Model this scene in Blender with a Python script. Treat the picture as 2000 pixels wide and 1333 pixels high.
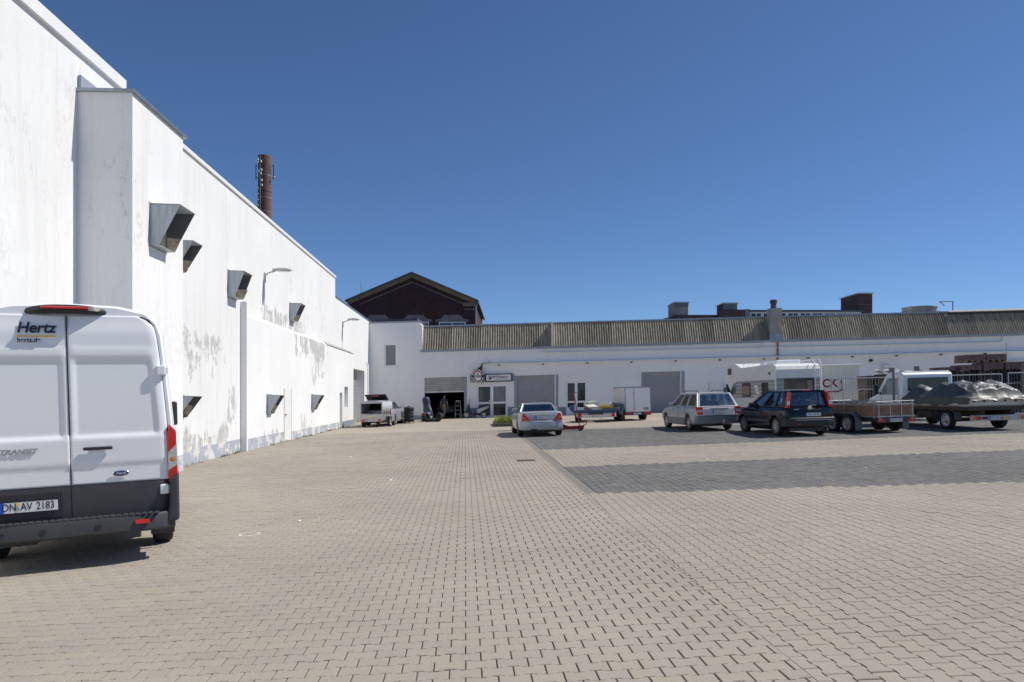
import bpy, bmesh, math, random
import numpy as np
from mathutils import Vector, Matrix
random.seed(7); rng = np.random.default_rng(7)
R = math.radians
for o in list(bpy.data.objects): bpy.data.objects.remove(o)
SC = bpy.context.scene
COL = SC.collection
# ------------------------------------------------------------------ camera, sky, sun, exposure
cd = bpy.data.cameras.new('camera'); cam = bpy.data.objects.new('camera', cd); COL.objects.link(cam)
cd.sensor_width = 36; cd.lens = 36*1400/2000; cd.shift_y = 110.5/2000; cd.clip_end = 3000; cd.clip_start = .05
cam.location = (0, 0, 1.70); cam.rotation_euler = (R(90), 0, 0); SC.camera = cam
SUN_EL, SUN_AZ = R(52), R(79)          # azimuth clockwise from +Y
W = bpy.data.worlds.new('World'); SC.world = W; W.use_nodes = True
nt = W.node_tree; bg = nt.nodes['Background']
sky = nt.nodes.new('ShaderNodeTexSky'); sky.sky_type = 'NISHITA'; sky.sun_disc = False
sky.sun_elevation = SUN_EL; sky.sun_rotation = SUN_AZ; sky.altitude = 2500; sky.air_density = 1.0; sky.dust_density = .4; sky.ozone_density = 9.0
nt.links.new(sky.outputs[0], bg.inputs[0]); bg.inputs[1].default_value = .084
sd = bpy.data.lights.new('sun', 'SUN'); sd.energy = 4.0; sd.angle = R(.53); sd.color = (1, .955, .88)
sun = bpy.data.objects.new('sun', sd); COL.objects.link(sun); sun.location = (30, 10, 40)
sdir = Vector((math.cos(SUN_EL)*math.sin(SUN_AZ), math.cos(SUN_EL)*math.cos(SUN_AZ), math.sin(SUN_EL)))
sun.rotation_euler = (-sdir).to_track_quat('-Z', 'Y').to_euler()
SC.view_settings.view_transform = 'Standard'; SC.view_settings.look = 'None'; SC.view_settings.exposure = 0.30; SC.view_settings.gamma = 1
SC.view_settings.use_curve_mapping = False
SC.render.engine = 'CYCLES'
# ------------------------------------------------------------------ the yard's lie: a slight cross fall and a dip towards the gutter
SL = .028
def prof(y):
    if y < 10: return 0.
    if y < 26: return .2*(y-10)/16
    return min(.31, .2+.11*(y-26)/26)
def G(x, y): return SL*x + prof(y)
# ------------------------------------------------------------------ materials
MATS = {}
def nd(nt, t, **kw):
    n = nt.nodes.new(t)
    for k, v in kw.items(): setattr(n, k, v)
    return n
def ramp(nt, src, stops):
    r = nd(nt, 'ShaderNodeValToRGB'); e = r.color_ramp.elements
    while len(e) < len(stops): e.new(.5)
    for i, (p, c) in enumerate(stops):
        e[i].position = p; e[i].color = (c, c, c, 1) if not hasattr(c, '__len__') else (*c, 1)
    nt.links.new(src, r.inputs[0]); return r.outputs[0]
def mixc(nt, fac, a, b, mode='MIX'):
    m = nd(nt, 'ShaderNodeMix', data_type='RGBA', blend_type=mode)
    for inp, v in ((m.inputs[0], fac), (m.inputs[6], a), (m.inputs[7], b)):
        if hasattr(v, 'links'): nt.links.new(v, inp)
        elif hasattr(v, '__len__'): inp.default_value = (*v, 1) if len(v) == 3 else v
        else: inp.default_value = v
    return m.outputs[2]
def mth(nt, op, a, b=None, c=None):
    m = nd(nt, 'ShaderNodeMath', operation=op)
    for i, v in enumerate((a, b, c)):
        if v is None: continue
        if hasattr(v, 'links'): nt.links.new(v, m.inputs[i])
        else: m.inputs[i].default_value = v
    return m.outputs[0]
def noise(nt, scale, detail=6, rough=.6, vec=None, stretch=None):
    n = nd(nt, 'ShaderNodeTexNoise'); n.inputs['Scale'].default_value = scale; n.inputs['Detail'].default_value = detail; n.inputs['Roughness'].default_value = rough
    if vec is None: vec = nd(nt, 'ShaderNodeTexCoord').outputs['Object']
    if stretch:
        mp = nd(nt, 'ShaderNodeMapping'); mp.inputs['Scale'].default_value = stretch; nt.links.new(vec, mp.inputs[0]); vec = mp.outputs[0]
    nt.links.new(vec, n.inputs[0]); return n.outputs[0]
def new_mat(name):
    m = bpy.data.materials.new(name); m.use_nodes = True; MATS[name] = m
    return m, m.node_tree, m.node_tree.nodes['Principled BSDF']
def bump(nt, b, h, strength=.3, dist=.01):
    n = nd(nt, 'ShaderNodeBump'); n.inputs['Strength'].default_value = strength; n.inputs['Distance'].default_value = dist
    nt.links.new(h, n.inputs['Height']); nt.links.new(n.outputs[0], b.inputs['Normal'])
def mat(name, col, rough=.6, metal=0., var=.12, scale=3., bmp=0., bscale=60., coat=0., spec=None, dirt=None, dirt_amt=.0, stretch=None):
    m, nt, b = new_mat(name)
    n = noise(nt, scale, stretch=stretch)
    lo = tuple(max(0, c*(1-var)) for c in col); hi = tuple(min(1, c*(1+var)) for c in col)
    c = ramp(nt, n, [(.3, lo), (.7, hi)])
    if dirt:
        d = ramp(nt, noise(nt, scale*.6, 8, .7, stretch=stretch), [(.45, 0), (.7, 1)])
        c = mixc(nt, mth(nt, 'MULTIPLY', d, dirt_amt), c, dirt)
    nt.links.new(c, b.inputs['Base Color'])
    b.inputs['Roughness'].default_value = rough; b.inputs['Metallic'].default_value = metal
    rr = ramp(nt, noise(nt, scale*2.3), [(.3, max(0, rough*.8)), (.7, min(1, rough*1.15))]); nt.links.new(rr, b.inputs['Roughness'])
    if coat: b.inputs['Coat Weight'].default_value = coat; b.inputs['Coat Roughness'].default_value = .04
    if spec is not None: b.inputs['Specular IOR Level'].default_value = spec
    if bmp: bump(nt, b, noise(nt, bscale, 4), bmp, .006)
    return m
def glassy(name, tint, mixf=.75, rough=.03):
    m, nt, b = new_mat(name)
    b = nd(nt, 'ShaderNodeBsdfAnisotropic'); b.inputs['Roughness'].default_value = rough; b.inputs['Color'].default_value = (.9, .95, 1, 1)
    t = nd(nt, 'ShaderNodeBsdfTransparent'); t.inputs[0].default_value = (*tint, 1)
    mx = nd(nt, 'ShaderNodeMixShader'); fr = nd(nt, 'ShaderNodeFresnel'); fr.inputs[0].default_value = 1.5
    f = mth(nt, 'ADD', mth(nt, 'MULTIPLY', fr.outputs[0], .9), 1-mixf); f = mth(nt, 'MINIMUM', f, 1.0)
    nt.links.new(f, mx.inputs[0]); nt.links.new(t.outputs[0], mx.inputs[1]); nt.links.new(b.outputs[0], mx.inputs[2])
    nt.links.new(mx.outputs[0], nt.nodes['Material Output'].inputs[0]); return m
# ------------------------------------------------------------------ mesh helpers
class MB:
    def __init__(s): s.v = []; s.f = []
    def add(s, vs, fs):
        o = len(s.v); s.v += [tuple(p) for p in vs]; s.f += [tuple(i+o for i in f) for f in fs]; return s
    def box(s, x0, x1, y0, y1, z0, z1):
        return s.add([(x0,y0,z0),(x1,y0,z0),(x1,y1,z0),(x0,y1,z0),(x0,y0,z1),(x1,y0,z1),(x1,y1,z1),(x0,y1,z1)],
                     [(0,3,2,1),(4,5,6,7),(0,1,5,4),(1,2,6,5),(2,3,7,6),(3,0,4,7)])
    def bar(s, a, b, w, h, up=(0,0,1)):
        a, b = Vector(a), Vector(b); d = (b-a).normalized(); u = Vector(up)
        if abs(d.dot(u)) > .98: u = Vector((0,1,0))
        r = d.cross(u).normalized()*w/2; t = r.cross(d).normalized()*h/2
        vs = [p+q for p in (a, b) for q in (-r-t, r-t, r+t, -r+t)]
        return s.add(vs, [(0,1,2,3),(7,6,5,4),(0,4,5,1),(1,5,6,2),(2,6,7,3),(3,7,4,0)])
    def prism(s, pts, a0, a1, axis='y'):
        n = len(pts)
        def P(p, a): return {'y': (p[0], a, p[1]), 'x': (a, p[0], p[1]), 'z': (p[0], p[1], a)}[axis]
        vs = [P(p, a0) for p in pts]+[P(p, a1) for p in pts]
        fs = [tuple(range(n)), tuple(range(2*n-1, n-1, -1))]+[(i, n+i, n+(i+1)%n, (i+1)%n) for i in range(n)]
        return s.add(vs, fs)
    def tube(s, pts, r, n=8, caps=True):
        pts = [Vector(p) for p in pts]; rs = r if hasattr(r, '__len__') else [r]*len(pts); rings = []
        pn = None
        for i, p in enumerate(pts):
            d = (pts[min(i+1, len(pts)-1)]-pts[max(i-1, 0)]).normalized()
            if pn is None:
                u = Vector((0,0,1)) if abs(d.z) < .9 else Vector((1,0,0)); a = d.cross(u).normalized()
            else: a = (pn-d*pn.dot(d)).normalized()
            pn = a; b = d.cross(a); rings.append([p+(a*math.cos(t)+b*math.sin(t))*rs[i] for t in [2*math.pi*k/n for k in range(n)]])
        fs = [(i*n+k, i*n+(k+1)%n, (i+1)*n+(k+1)%n, (i+1)*n+k) for i in range(len(pts)-1) for k in range(n)]
        if caps: fs += [tuple(range(n-1, -1, -1)), tuple(range((len(pts)-1)*n, len(pts)*n))]
        return s.add([q for rg in rings for q in rg], fs)
    def lathe(s, prof, c=(0,0,0), axis='z', n=24, closed=False):
        ax = {'x': lambda r, t, h: (h, r*math.cos(t), r*math.sin(t)), 'y': lambda r, t, h: (r*math.cos(t), h, r*math.sin(t)), 'z': lambda r, t, h: (r*math.cos(t), r*math.sin(t), h)}[axis]
        m = len(prof); vs = [tuple(Vector(ax(r, 2*math.pi*k/n, h))+Vector(c)) for (r, h) in prof for k in range(n)]
        fs = [(i*n+k, i*n+(k+1)%n, (i+1)%m*n+(k+1)%n, (i+1)%m*n+k) for i in range(m if closed else m-1) for k in range(n)]
        return s.add(vs, fs)
    def loft(s, rings, caps=True):
        n = len(rings[0]); fs = [(i*n+k, (i+1)*n+k, (i+1)*n+(k+1)%n, i*n+(k+1)%n) for i in range(len(rings)-1) for k in range(n)]
        if caps: fs += [tuple(range(n)), tuple(range(len(rings)*n-1, (len(rings)-1)*n-1, -1))]
        return s.add([p for r in rings for p in r], fs)
    def grid(s, fn, nu, nv):
        vs = [fn(i/nu, j/nv) for j in range(nv+1) for i in range(nu+1)]
        return s.add(vs, [(j*(nu+1)+i, j*(nu+1)+i+1, (j+1)*(nu+1)+i+1, (j+1)*(nu+1)+i) for j in range(nv) for i in range(nu)])
    def shear(s): s.v = [(x, y, z+SL*x) for x, y, z in s.v]; return s
    def move(s, d): s.v = [(x+d[0], y+d[1], z+d[2]) for x, y, z in s.v]; return s
    def mesh(s, name):
        me = bpy.data.meshes.new(name); me.from_pydata(s.v, [], s.f)
        bm = bmesh.new(); bm.from_mesh(me); bmesh.ops.recalc_face_normals(bm, faces=bm.faces); bm.to_mesh(me); bm.free(); return me
    def build(s, name, m, parent=None, smooth=None, bevel=0, seg=2, raw=False, solid=0, sub=0):
        if raw: me = bpy.data.meshes.new(name); me.from_pydata(s.v, [], s.f)
        else: me = s.mesh(name)
        return finish(me, name, m, parent, smooth, bevel, seg, solid, sub)
def finish(me, name, m, parent=None, smooth=None, bevel=0, seg=2, solid=0, sub=0):
    me.materials.append(MATS[m] if isinstance(m, str) else m)
    if smooth:
        me.polygons.foreach_set('use_smooth', [True]*len(me.polygons)); me.set_sharp_from_angle(angle=R(smooth))
    o = bpy.data.objects.new(name, me); COL.objects.link(o); o.parent = parent
    if solid:
        q = o.modifiers.new('s', 'SOLIDIFY'); q.thickness = solid; q.offset = -1
    if bevel:
        q = o.modifiers.new('b', 'BEVEL'); q.width = bevel; q.segments = seg; q.limit_method = 'ANGLE'; q.angle_limit = R(40)
    if sub:
        q = o.modifiers.new('u', 'SUBSURF'); q.levels = sub; q.render_levels = sub
    return o
def bx(name, m, parent, x0, x1, y0, y1, z0, z1, bevel=0, shear=False):
    b = MB().box(x0, x1, y0, y1, z0, z1)
    if shear: b.shear()
    return b.build(name, m, parent, bevel=bevel)
def boolean(me, cutters):
    """cut closed meshes out of a mesh, once, and return the result"""
    o = bpy.data.objects.new('t', me); COL.objects.link(o); cs = []
    for c in cutters:
        co = bpy.data.objects.new('c', c); COL.objects.link(co); cs.append(co)
        q = o.modifiers.new('b', 'BOOLEAN'); q.operation = 'DIFFERENCE'; q.object = co; q.solver = 'EXACT'
    dg = bpy.context.evaluated_depsgraph_get(); r = bpy.data.meshes.new_from_object(o.evaluated_get(dg))
    for c in cs: bpy.data.objects.remove(c)
    bpy.data.objects.remove(o); return r
def tag(o, label=None, cat=None, group=None, kind=None):
    if label: o['label'] = label
    if cat: o['category'] = cat
    if group: o['group'] = group
    if kind: o['kind'] = kind
    return o
def thing(name, label, cat, loc, rz=0., tilt=True, group=None):
    o = bpy.data.objects.new(name, None); COL.objects.link(o); o.location = loc
    o.rotation_euler = (0, -SL if tilt else 0, rz); o.empty_display_size = .2
    return tag(o, label, cat, group)
def on(x, y, dz=0): return (x, y, G(x, y)+dz)
def text(name, s, size, m, parent, loc, rot=(R(90),0,0), align='CENTER', ext=.002, shear=0., bold=0., sx=1.):
    c = bpy.data.curves.new(name, 'FONT'); c.body = s; c.size = size; c.align_x = align; c.align_y = 'CENTER'; c.extrude = ext; c.shear = shear; c.offset = bold
    t = bpy.data.objects.new(name, c); COL.objects.link(t); dg = bpy.context.evaluated_depsgraph_get()
    me = bpy.data.meshes.new_from_object(t.evaluated_get(dg)); bpy.data.objects.remove(t)
    o = finish(me, name, m, parent); o.location = loc; o.rotation_euler = rot; o.scale = (sx, 1, 1); return o
def copy_tree(o, parent=None):
    c = o.copy(); COL.objects.link(c); c.parent = parent
    for ch in list(o.children): copy_tree(ch, c)
    return c
# ------------------------------------------------------------------ material list
def site_plaster(name, col, streak=.35, peel=None, peel_box=(), warm=(.5,.47,.42)):
    m, nt, b = new_mat(name)
    tc = nd(nt, 'ShaderNodeTexCoord').outputs['Object']
    big = ramp(nt, noise(nt, .35, 6, .6, tc), [(.35, tuple(c*.93 for c in col)), (.65, col)])
    st = ramp(nt, noise(nt, 1.0, 8, .7, tc, (3.2, 3.2, .22)), [(.5, 0), (.78, 1)])
    fine = ramp(nt, noise(nt, 6, 8, .75, tc, (3, 3, .6)), [(.48, 0), (.75, 1)])
    c = mixc(nt, mth(nt, 'MULTIPLY', st, streak), big, warm)
    c = mixc(nt, mth(nt, 'MULTIPLY', fine, streak*.5), c, (.36, .35, .33))
    h = noise(nt, 70, 3, .6, tc)
    cl = mth(nt, 'ABSOLUTE', mth(nt, 'SUBTRACT', noise(nt, .55, 7, .62, tc, (1, 1, .45)), .5)); cm = ramp(nt, noise(nt, .25, 3, .5, tc), [(.50, 0), (.62, 1)])
    ck = mth(nt, 'MULTIPLY', ramp(nt, cl, [(.0, 1), (.0045, 0)]), cm); c = mixc(nt, mth(nt, 'MULTIPLY', ck, .55*min(1, streak*4)), c, (.33, .32, .30))
    rain = ramp(nt, noise(nt, .8, 7, .7, tc, (6, 6, .10)), [(.55, 0), (.72, 1)]); c = mixc(nt, mth(nt, 'MULTIPLY', rain, streak*.55), c, (.52, .50, .46))
    if peel_box:
        sp = nd(nt, 'ShaderNodeSeparateXYZ'); nt.links.new(tc, sp.inputs[0]); tot = None
        for (y0, y1, z0, z1, sc, th) in peel_box:
            def win(v, a, q):
                t = (q-a)*.35
                r1 = nd(nt, 'ShaderNodeMapRange', interpolation_type='SMOOTHSTEP'); nt.links.new(v, r1.inputs[0]); r1.inputs[1].default_value = a; r1.inputs[2].default_value = a+t
                r2 = nd(nt, 'ShaderNodeMapRange', interpolation_type='SMOOTHSTEP'); nt.links.new(v, r2.inputs[0]); r2.inputs[1].default_value = q; r2.inputs[2].default_value = q-t
                return mth(nt, 'MULTIPLY', r1.outputs[0], r2.outputs[0])
            w = mth(nt, 'MULTIPLY', win(sp.outputs[1], y0, y1), win(sp.outputs[2], z0, z1))
            n2 = mth(nt, 'ADD', noise(nt, sc, 10, .74, tc, (1, 1, .55)), mth(nt, 'MULTIPLY', w, .25))
            k = ramp(nt, n2, [(th, 0), (th+.025, 1)])
            tot = k if tot is None else mth(nt, 'MAXIMUM', tot, k)
        under = ramp(nt, noise(nt, 5, 6, .7, tc), [(.3, (.36, .35, .335)), (.55, (.55, .54, .52)), (.75, (.68, .67, .65))])
        c = mixc(nt, tot, c, under)
        h = mth(nt, 'SUBTRACT', h, mth(nt, 'MULTIPLY', tot, 1.2))
    nt.links.new(c, b.inputs['Base Color']); b.inputs['Roughness'].default_value = .88; b.inputs['Specular IOR Level'].default_value = .25
    bump(nt, b, h, .35, .008); return m
# local y (metres along the left wall) and z boxes where the paint has come off
site_plaster('plaster_wall', (.80, .80, .785), .30, True, [(-4.2, 2.2, 1.6, 4.3, 1.9, .755), (-4.4, 3.5, -1.2, 1.4, 1.6, .735), (.4, 2.8, .4, 2.6, 2.6, .76), (2.0, 14, 4.1, 5.4, 2.2, .715)])
site_plaster('plaster_annex', (.82, .82, .805), .10, True, [(5.0, 18.5, 2.9, 5.5, 1.8, .72), (10, 16.0, 1.6, 4.9, 2.4, .755), (8.0, 13.0, -1.2, 1.7, 2.0, .75), (2, 7.5, -1.2, 1.0, 1.9, .735)])
site_plaster('plaster_pier', (.83, .83, .82), .30)
site_plaster('plaster_facade', (.88, .88, .88), .12, warm=(.55, .53, .50))
def plinth_mat():
    m, nt, b = new_mat('plinth_paint'); tc = nd(nt, 'ShaderNodeTexCoord').outputs['Object']
    a = ramp(nt, noise(nt, 2, 5, .6, tc), [(.3, (.36, .38, .43)), (.7, (.42, .44, .49))])
    k = ramp(nt, noise(nt, 1.3, 9, .7, tc), [(.52, 0), (.55, 1)])
    nt.links.new(mixc(nt, k, a, (.66, .64, .60)), b.inputs['Base Color']); b.inputs['Roughness'].default_value = .85
    bump(nt, b, noise(nt, 60, 3, .6, tc), .3, .006)
plinth_mat()
mat('plinth_grey', (.24, .27, .33), .8, var=.08)
mat('coping_white', (.78, .78, .76), .5, var=.05)
mat('zinc', (.33, .36, .39), .42, .75, var=.15, scale=5)
mat('hood_metal', (.44, .48, .50), .5, .12, var=.16, scale=4, dirt=(.25, .25, .24), dirt_amt=.5, stretch=(3, 3, .4))
mat('rusty_sheet', (.62, .56, .45), .8, 0, var=.25, scale=9, dirt=(.35, .15, .05), dirt_amt=.95)
mat('dark_metal', (.05, .05, .055), .5, .3)
mat('grey_paint', (.30, .33, .38), .5, var=.06)
mat('lamp_grey', (.42, .43, .43), .4, .2)
mat('lamp_glass', (.6, .62, .62), .15, 0)
mat('felt', (.09, .09, .095), .95, var=.3, scale=2)
mat('white_frame', (.86, .87, .88), .35, var=.04)
mat('window_dark', (.018, .022, .028), .04, 0, var=.2, spec=.6)
mat('window_blind', (.20, .20, .22), .35, var=.1)
mat('shutter_silver', (.50, .49, .47), .4, .55, var=.12, scale=2)
mat('shutter_grey', (.33, .335, .36), .55, .1, var=.05, scale=1.2, dirt=(.26, .25, .25), dirt_amt=.3)
def fibre():
    m, nt, b = new_mat('fibre_roof'); tc = nd(nt, 'ShaderNodeTexCoord').outputs['Object']
    a = ramp(nt, noise(nt, 1.2, 8, .7, tc, (2.5, 1, .5)), [(.3, (.21, .18, .13)), (.55, (.41, .36, .27)), (.75, (.58, .52, .41))])
    k = ramp(nt, noise(nt, 9, 8, .75, tc, (1, 1, .35)), [(.5, 0), (.72, 1)])
    c = mixc(nt, mth(nt, 'MULTIPLY', k, .85), a, (.055, .05, .038)); rn = ramp(nt, nd(nt, 'ShaderNodeObjectInfo').outputs['Random'], [(0., .62), (.5, .9), (1., 1.05)])
    nt.links.new(mixc(nt, 1., c, rn, 'MULTIPLY'), b.inputs['Base Color']); b.inputs['Roughness'].default_value = .92
    bump(nt, b, noise(nt, 40, 4, .6, tc), .4, .01)
fibre()
def brick(name, c1, c2, mortar, sc=1.0, swap=False):
    m, nt, b = new_mat(name); tc = nd(nt, 'ShaderNodeTexCoord').outputs['Object']
    sp = nd(nt, 'ShaderNodeSeparateXYZ'); nt.links.new(tc, sp.inputs[0]); cb = nd(nt, 'ShaderNodeCombineXYZ')
    nt.links.new(mth(nt, 'ADD', sp.outputs[0], sp.outputs[1]), cb.inputs[0]); nt.links.new(sp.outputs[2], cb.inputs[1])
    t = nd(nt, 'ShaderNodeTexBrick'); nt.links.new(cb.outputs[0], t.inputs[0])
    t.inputs['Color1'].default_value = (*c1, 1); t.inputs['Color2'].default_value = (*c2, 1); t.inputs['Mortar'].default_value = (*mortar, 1)
    t.inputs['Scale'].default_value = sc; t.inputs['Brick Width'].default_value = .25; t.inputs['Row Height'].default_value = .077; t.inputs['Mortar Size'].default_value = .010
    n = ramp(nt, noise(nt, .8, 6, .7, tc), [(.3, .65), (.7, 1.15)])
    nt.links.new(mixc(nt, 1., t.outputs[0], n, 'MULTIPLY'), b.inputs['Base Color']); b.inputs['Roughness'].default_value = .9
    bump(nt, b, t.outputs['Fac'], -.4, .01)
brick('brick_gable', (.085, .028, .030), (.055, .021, .024), (.06, .036, .036))
brick('brick_ochre', (.30, .21, .11), (.24, .16, .085), (.2, .17, .13))
brick('brick_pale', (.27, .22, .21), (.16, .12, .115), (.32, .29, .27))
brick('brick_chimney', (.19, .078, .052), (.13, .056, .04), (.19, .125, .095))
brick('brick_works', (.13, .062, .055), (.095, .05, .047), (.14, .11, .10))
mat('concrete', (.33, .31, .28), .9, var=.25, scale=1.5, bmp=.3)
mat('slate', (.10, .12, .15), .6, var=.2)
mat('render_grey', (.17, .19, .21), .85, var=.12)
mat('kerb', (.10, .10, .095), .9, var=.25, bmp=.4)
# vehicles
mat('paint_white', (.84, .85, .87), .22, 0, var=.015, coat=.6)
mat('paint_cream', (.74, .73, .69), .4, 0, var=.06, coat=.2)
mat('paint_silver', (.36, .38, .41), .34, .25, var=.01, scale=.5, coat=.35)
mat('paint_silver_warm', (.46, .475, .49), .34, .25, var=.01, scale=.5, coat=.35)
mat('paint_black', (.006, .007, .014), .13, 0, var=.1, coat=0, spec=.42)
mat('cladding_grey', (.19, .195, .20), .5, .1, var=.08)
mat('plastic_black', (.022, .023, .026), .5, var=.2, scale=8)
mat('plastic_dark', (.045, .046, .05), .55, var=.12, scale=8)
mat('rubber', (.018, .018, .018), .8, var=.25, scale=12, bmp=.3)
mat('alloy', (.55, .56, .57), .3, .85, var=.08)
mat('steel', (.50, .51, .52), .38, .8, var=.12)
mat('chrome', (.8, .8, .8), .08, 1., var=.03)
mat('rim_red', (.42, .045, .03), .5, var=.15)
mat('lens_red', (.58, .015, .015), .12, 0, var=.2, coat=.8)
mat('lens_orange', (.65, .20, .03), .15, 0, var=.2, coat=.8)
mat('lens_clear', (.62, .62, .62), .12, .3, var=.2, scale=25, coat=.8)
mat('plate_white', (.72, .73, .72), .4, var=.02)
mat('plate_blue', (.02, .08, .45), .4, var=.05)
mat('ink_black', (.012, .012, .016), .5, var=0)
mat('ink_navy', (.02, .02, .045), .5, var=0)
mat('ink_red', (.24, .015, .025), .5, var=0)
mat('ink_yellow', (.85, .55, .02), .45, var=0)
mat('ink_white', (.8, .8, .8), .4, var=0)
mat('badge_blue', (.012, .03, .16), .2, .2, coat=.8)
mat('seat_dark', (.055, .055, .06), .85)
mat('leather_grey', (.16, .16, .17), .7)
glassy('car_glass', (.91, .95, .94), .96)
glassy('car_glass_dark', (.6, .66, .66), .92)
glassy('pane', (.35, .38, .40), .65)
mat('caravan_window', (.028, .022, .018), .12, 0, var=.5, scale=2.5)
mat('caravan_grey', (.30, .295, .28), .5, var=.05)
mat('curtain', (.30, .23, .17), .9, var=.25, scale=6)
mat('tarp_green', (.058, .068, .062), .46, 0, var=.25, scale=2.0, bmp=.25, bscale=18, dirt=(.09, .085, .07), dirt_amt=.5)
mat('tarp_grey', (.40, .42, .44), .55, var=.08, bmp=.2, bscale=14)
mat('wood_board', (.28, .165, .095), .8, var=.3, scale=3, stretch=(1, 1, 6))
mat('wood_grey', (.20, .18, .15), .9, var=.3, scale=3, stretch=(6, 6, 1))
mat('bed_white', (.58, .56, .50), .55, var=.12, dirt=(.25, .21, .16), dirt_amt=.55)
mat('galv', (.42, .43, .44), .45, .7, var=.15, scale=8)
mat('chassis_brown', (.07, .055, .042), .85, var=.3)
mat('blue_steel', (.035, .075, .14), .45, .2, var=.12)
mat('grey_steel', (.15, .16, .175), .5, .4, var=.15)
mat('red_steel', (.24, .022, .022), .5, .1, var=.2)
mat('yellow_plastic', (.70, .50, .02), .5)
mat('foam_white', (.66, .65, .58), .7, var=.12)
mat('tile_dark', (.026, .024, .025), .85, var=.4, scale=4, dirt=(.10, .08, .06), dirt_amt=.35)
mat('tile_brown', (.11, .09, .07), .9, var=.4, scale=4)
mat('tile_red', (.20, .125, .115), .85, var=.2, scale=7)
mat('wrap_film', (.55, .56, .57), .2, 0, var=.2)
mat('skin', (.48, .28, .20), .55, var=.06)
mat('hair', (.035, .03, .028), .7)
mat('shirt_blue', (.055, .075, .13), .85, var=.1)
mat('trousers_khaki', (.33, .28, .21), .85, var=.1)
mat('shoe', (.05, .04, .03), .6)
mat('cover_navy', (.03, .035, .07), .6, var=.3, scale=5)
mat('pink_rag', (.55, .05, .14), .8)
mat('blue_rag', (.25, .28, .55), .8)
mat('paper', (.8, .8, .77), .8)
mat('grass', (.20, .25, .035), .8, var=.4, scale=9)
mat('grass_dry', (.30, .29, .08), .8, var=.3, scale=9)
mat('weed', (.10, .12, .03), .85, var=.4, scale=12)
mat('soil', (.09, .075, .055), .95, var=.3)
mat('interior_dark', (.035, .033, .032), .9, var=.3)
mat('cast_iron', (.035, .033, .032), .65, .3, var=.3)
# ------------------------------------------------------------------ ground and paving
def pave_mats():
    for name, src in (('stone_each', 'obj'), ('stone_bed', 'attr'), ('paving_far', 'far')):
        m, nt, b = new_mat(name); tc = nd(nt, 'ShaderNodeNewGeometry').outputs['Position']
        if src == 'obj':
            rnd = nd(nt, 'ShaderNodeObjectInfo').outputs['Random']; tone = 0.
        elif src == 'attr':
            rnd = nd(nt, 'ShaderNodeAttribute', attribute_name='tint').outputs['Fac']; tone = nd(nt, 'ShaderNodeAttribute', attribute_name='tone').outputs['Fac']
        else:
            rnd = noise(nt, 4, 2, .5, tc); tone = 0.
        beige = ramp(nt, rnd, [(.0, (.318, .290, .256)), (.45, (.338, .306, .267)), (.8, (.346, .309, .264)), (1., (.328, .301, .270))])
        grey = ramp(nt, rnd, [(0., (.135, .135, .135)), (1., (.172, .172, .170))])
        c = mixc(nt, tone, beige, grey)
        big = ramp(nt, noise(nt, .28, 6, .6, tc), [(.3, .86), (.7, 1.09)])
        c = mixc(nt, 1., c, big, 'MULTIPLY')
        oil = ramp(nt, noise(nt, .75, 5, .65, tc), [(.62, 0), (.76, 1)])
        c = mixc(nt, mth(nt, 'MULTIPLY', oil, .38), c, (.20, .19, .18))
        ye = ramp(nt, noise(nt, 1.3, 5, .6, tc), [(.58, 0), (.75, 1)])
        c = mixc(nt, mth(nt, 'MULTIPLY', ye, .22), c, (.40, .33, .22))
        gr = ramp(nt, noise(nt, 140, 3, .7, tc), [(.3, .80), (.7, 1.14)])
        c = mixc(nt, 1., c, gr, 'MULTIPLY'); c = mixc(nt, 1., c, (1.0, .985, .945), 'MULTIPLY')
        sp2 = ramp(nt, noise(nt, 2.6, 3, .6, tc), [(.69, 0), (.76, 1)]); c = mixc(nt, mth(nt, 'MULTIPLY', sp2, .35), c, (.13, .12, .115))
        sand = ramp(nt, noise(nt, 1.7, 6, .7, tc, (1, .35, 1)), [(.60, 0), (.74, 1)]); c = mixc(nt, mth(nt, 'MULTIPLY', sand, .25), c, (.43, .40, .35))
        if src == 'far': c = mixc(nt, 1., c, (1.02, 1.01, .99), 'MULTIPLY')
        nt.links.new(c, b.inputs['Base Color']); b.inputs['Roughness'].default_value = .9; b.inputs['Specular IOR Level'].default_value = .3
        bump(nt, b, noise(nt, 160, 3, .7, tc), .35, .003)
    m, nt, b = new_mat('joint_sand'); tc = nd(nt, 'ShaderNodeNewGeometry').outputs['Position']
    c = ramp(nt, noise(nt, 3, 6, .7, tc), [(.3, (.105, .09, .07)), (.7, (.16, .138, .107))])
    gk = ramp(nt, noise(nt, 1.1, 6, .7, tc), [(.6, 0), (.75, 1)])
    nt.links.new(mixc(nt, mth(nt, 'MULTIPLY', gk, .35), c, (.09, .10, .045)), b.inputs['Base Color']); b.inputs['Roughness'].default_value = .95
pave_mats()
YS = [-30, 2, 10, 14, 18, 22, 26, 33, 40, 52, 80, 150, 500]; XS = [-400, -60, -20, 0, 20, 60, 400]
FAR0 = 33.0
mb = MB()
for j, y in enumerate(YS):
    for x in XS: mb.v.append((x, y, G(x, y)-.009))
n = len(XS)
mb.f = [(j*n+i, j*n+i+1, (j+1)*n+i+1, (j+1)*n+i) for j in range(len(YS)-1) for i in range(n-1)]
tag(mb.build('ground', 'joint_sand'), kind='structure')
mb = MB(); YF = [FAR0, 40, 46, 52.4]; XF = [-12, 0, 20, 60]
for y in YF:
    for x in XF: mb.v.append((x, y, G(x, y)-.001))
n = len(XF); mb.f = [(j*n+i, j*n+i+1, (j+1)*n+i+1, (j+1)*n+i) for j in range(len(YF)-1) for i in range(n-1)]
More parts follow.
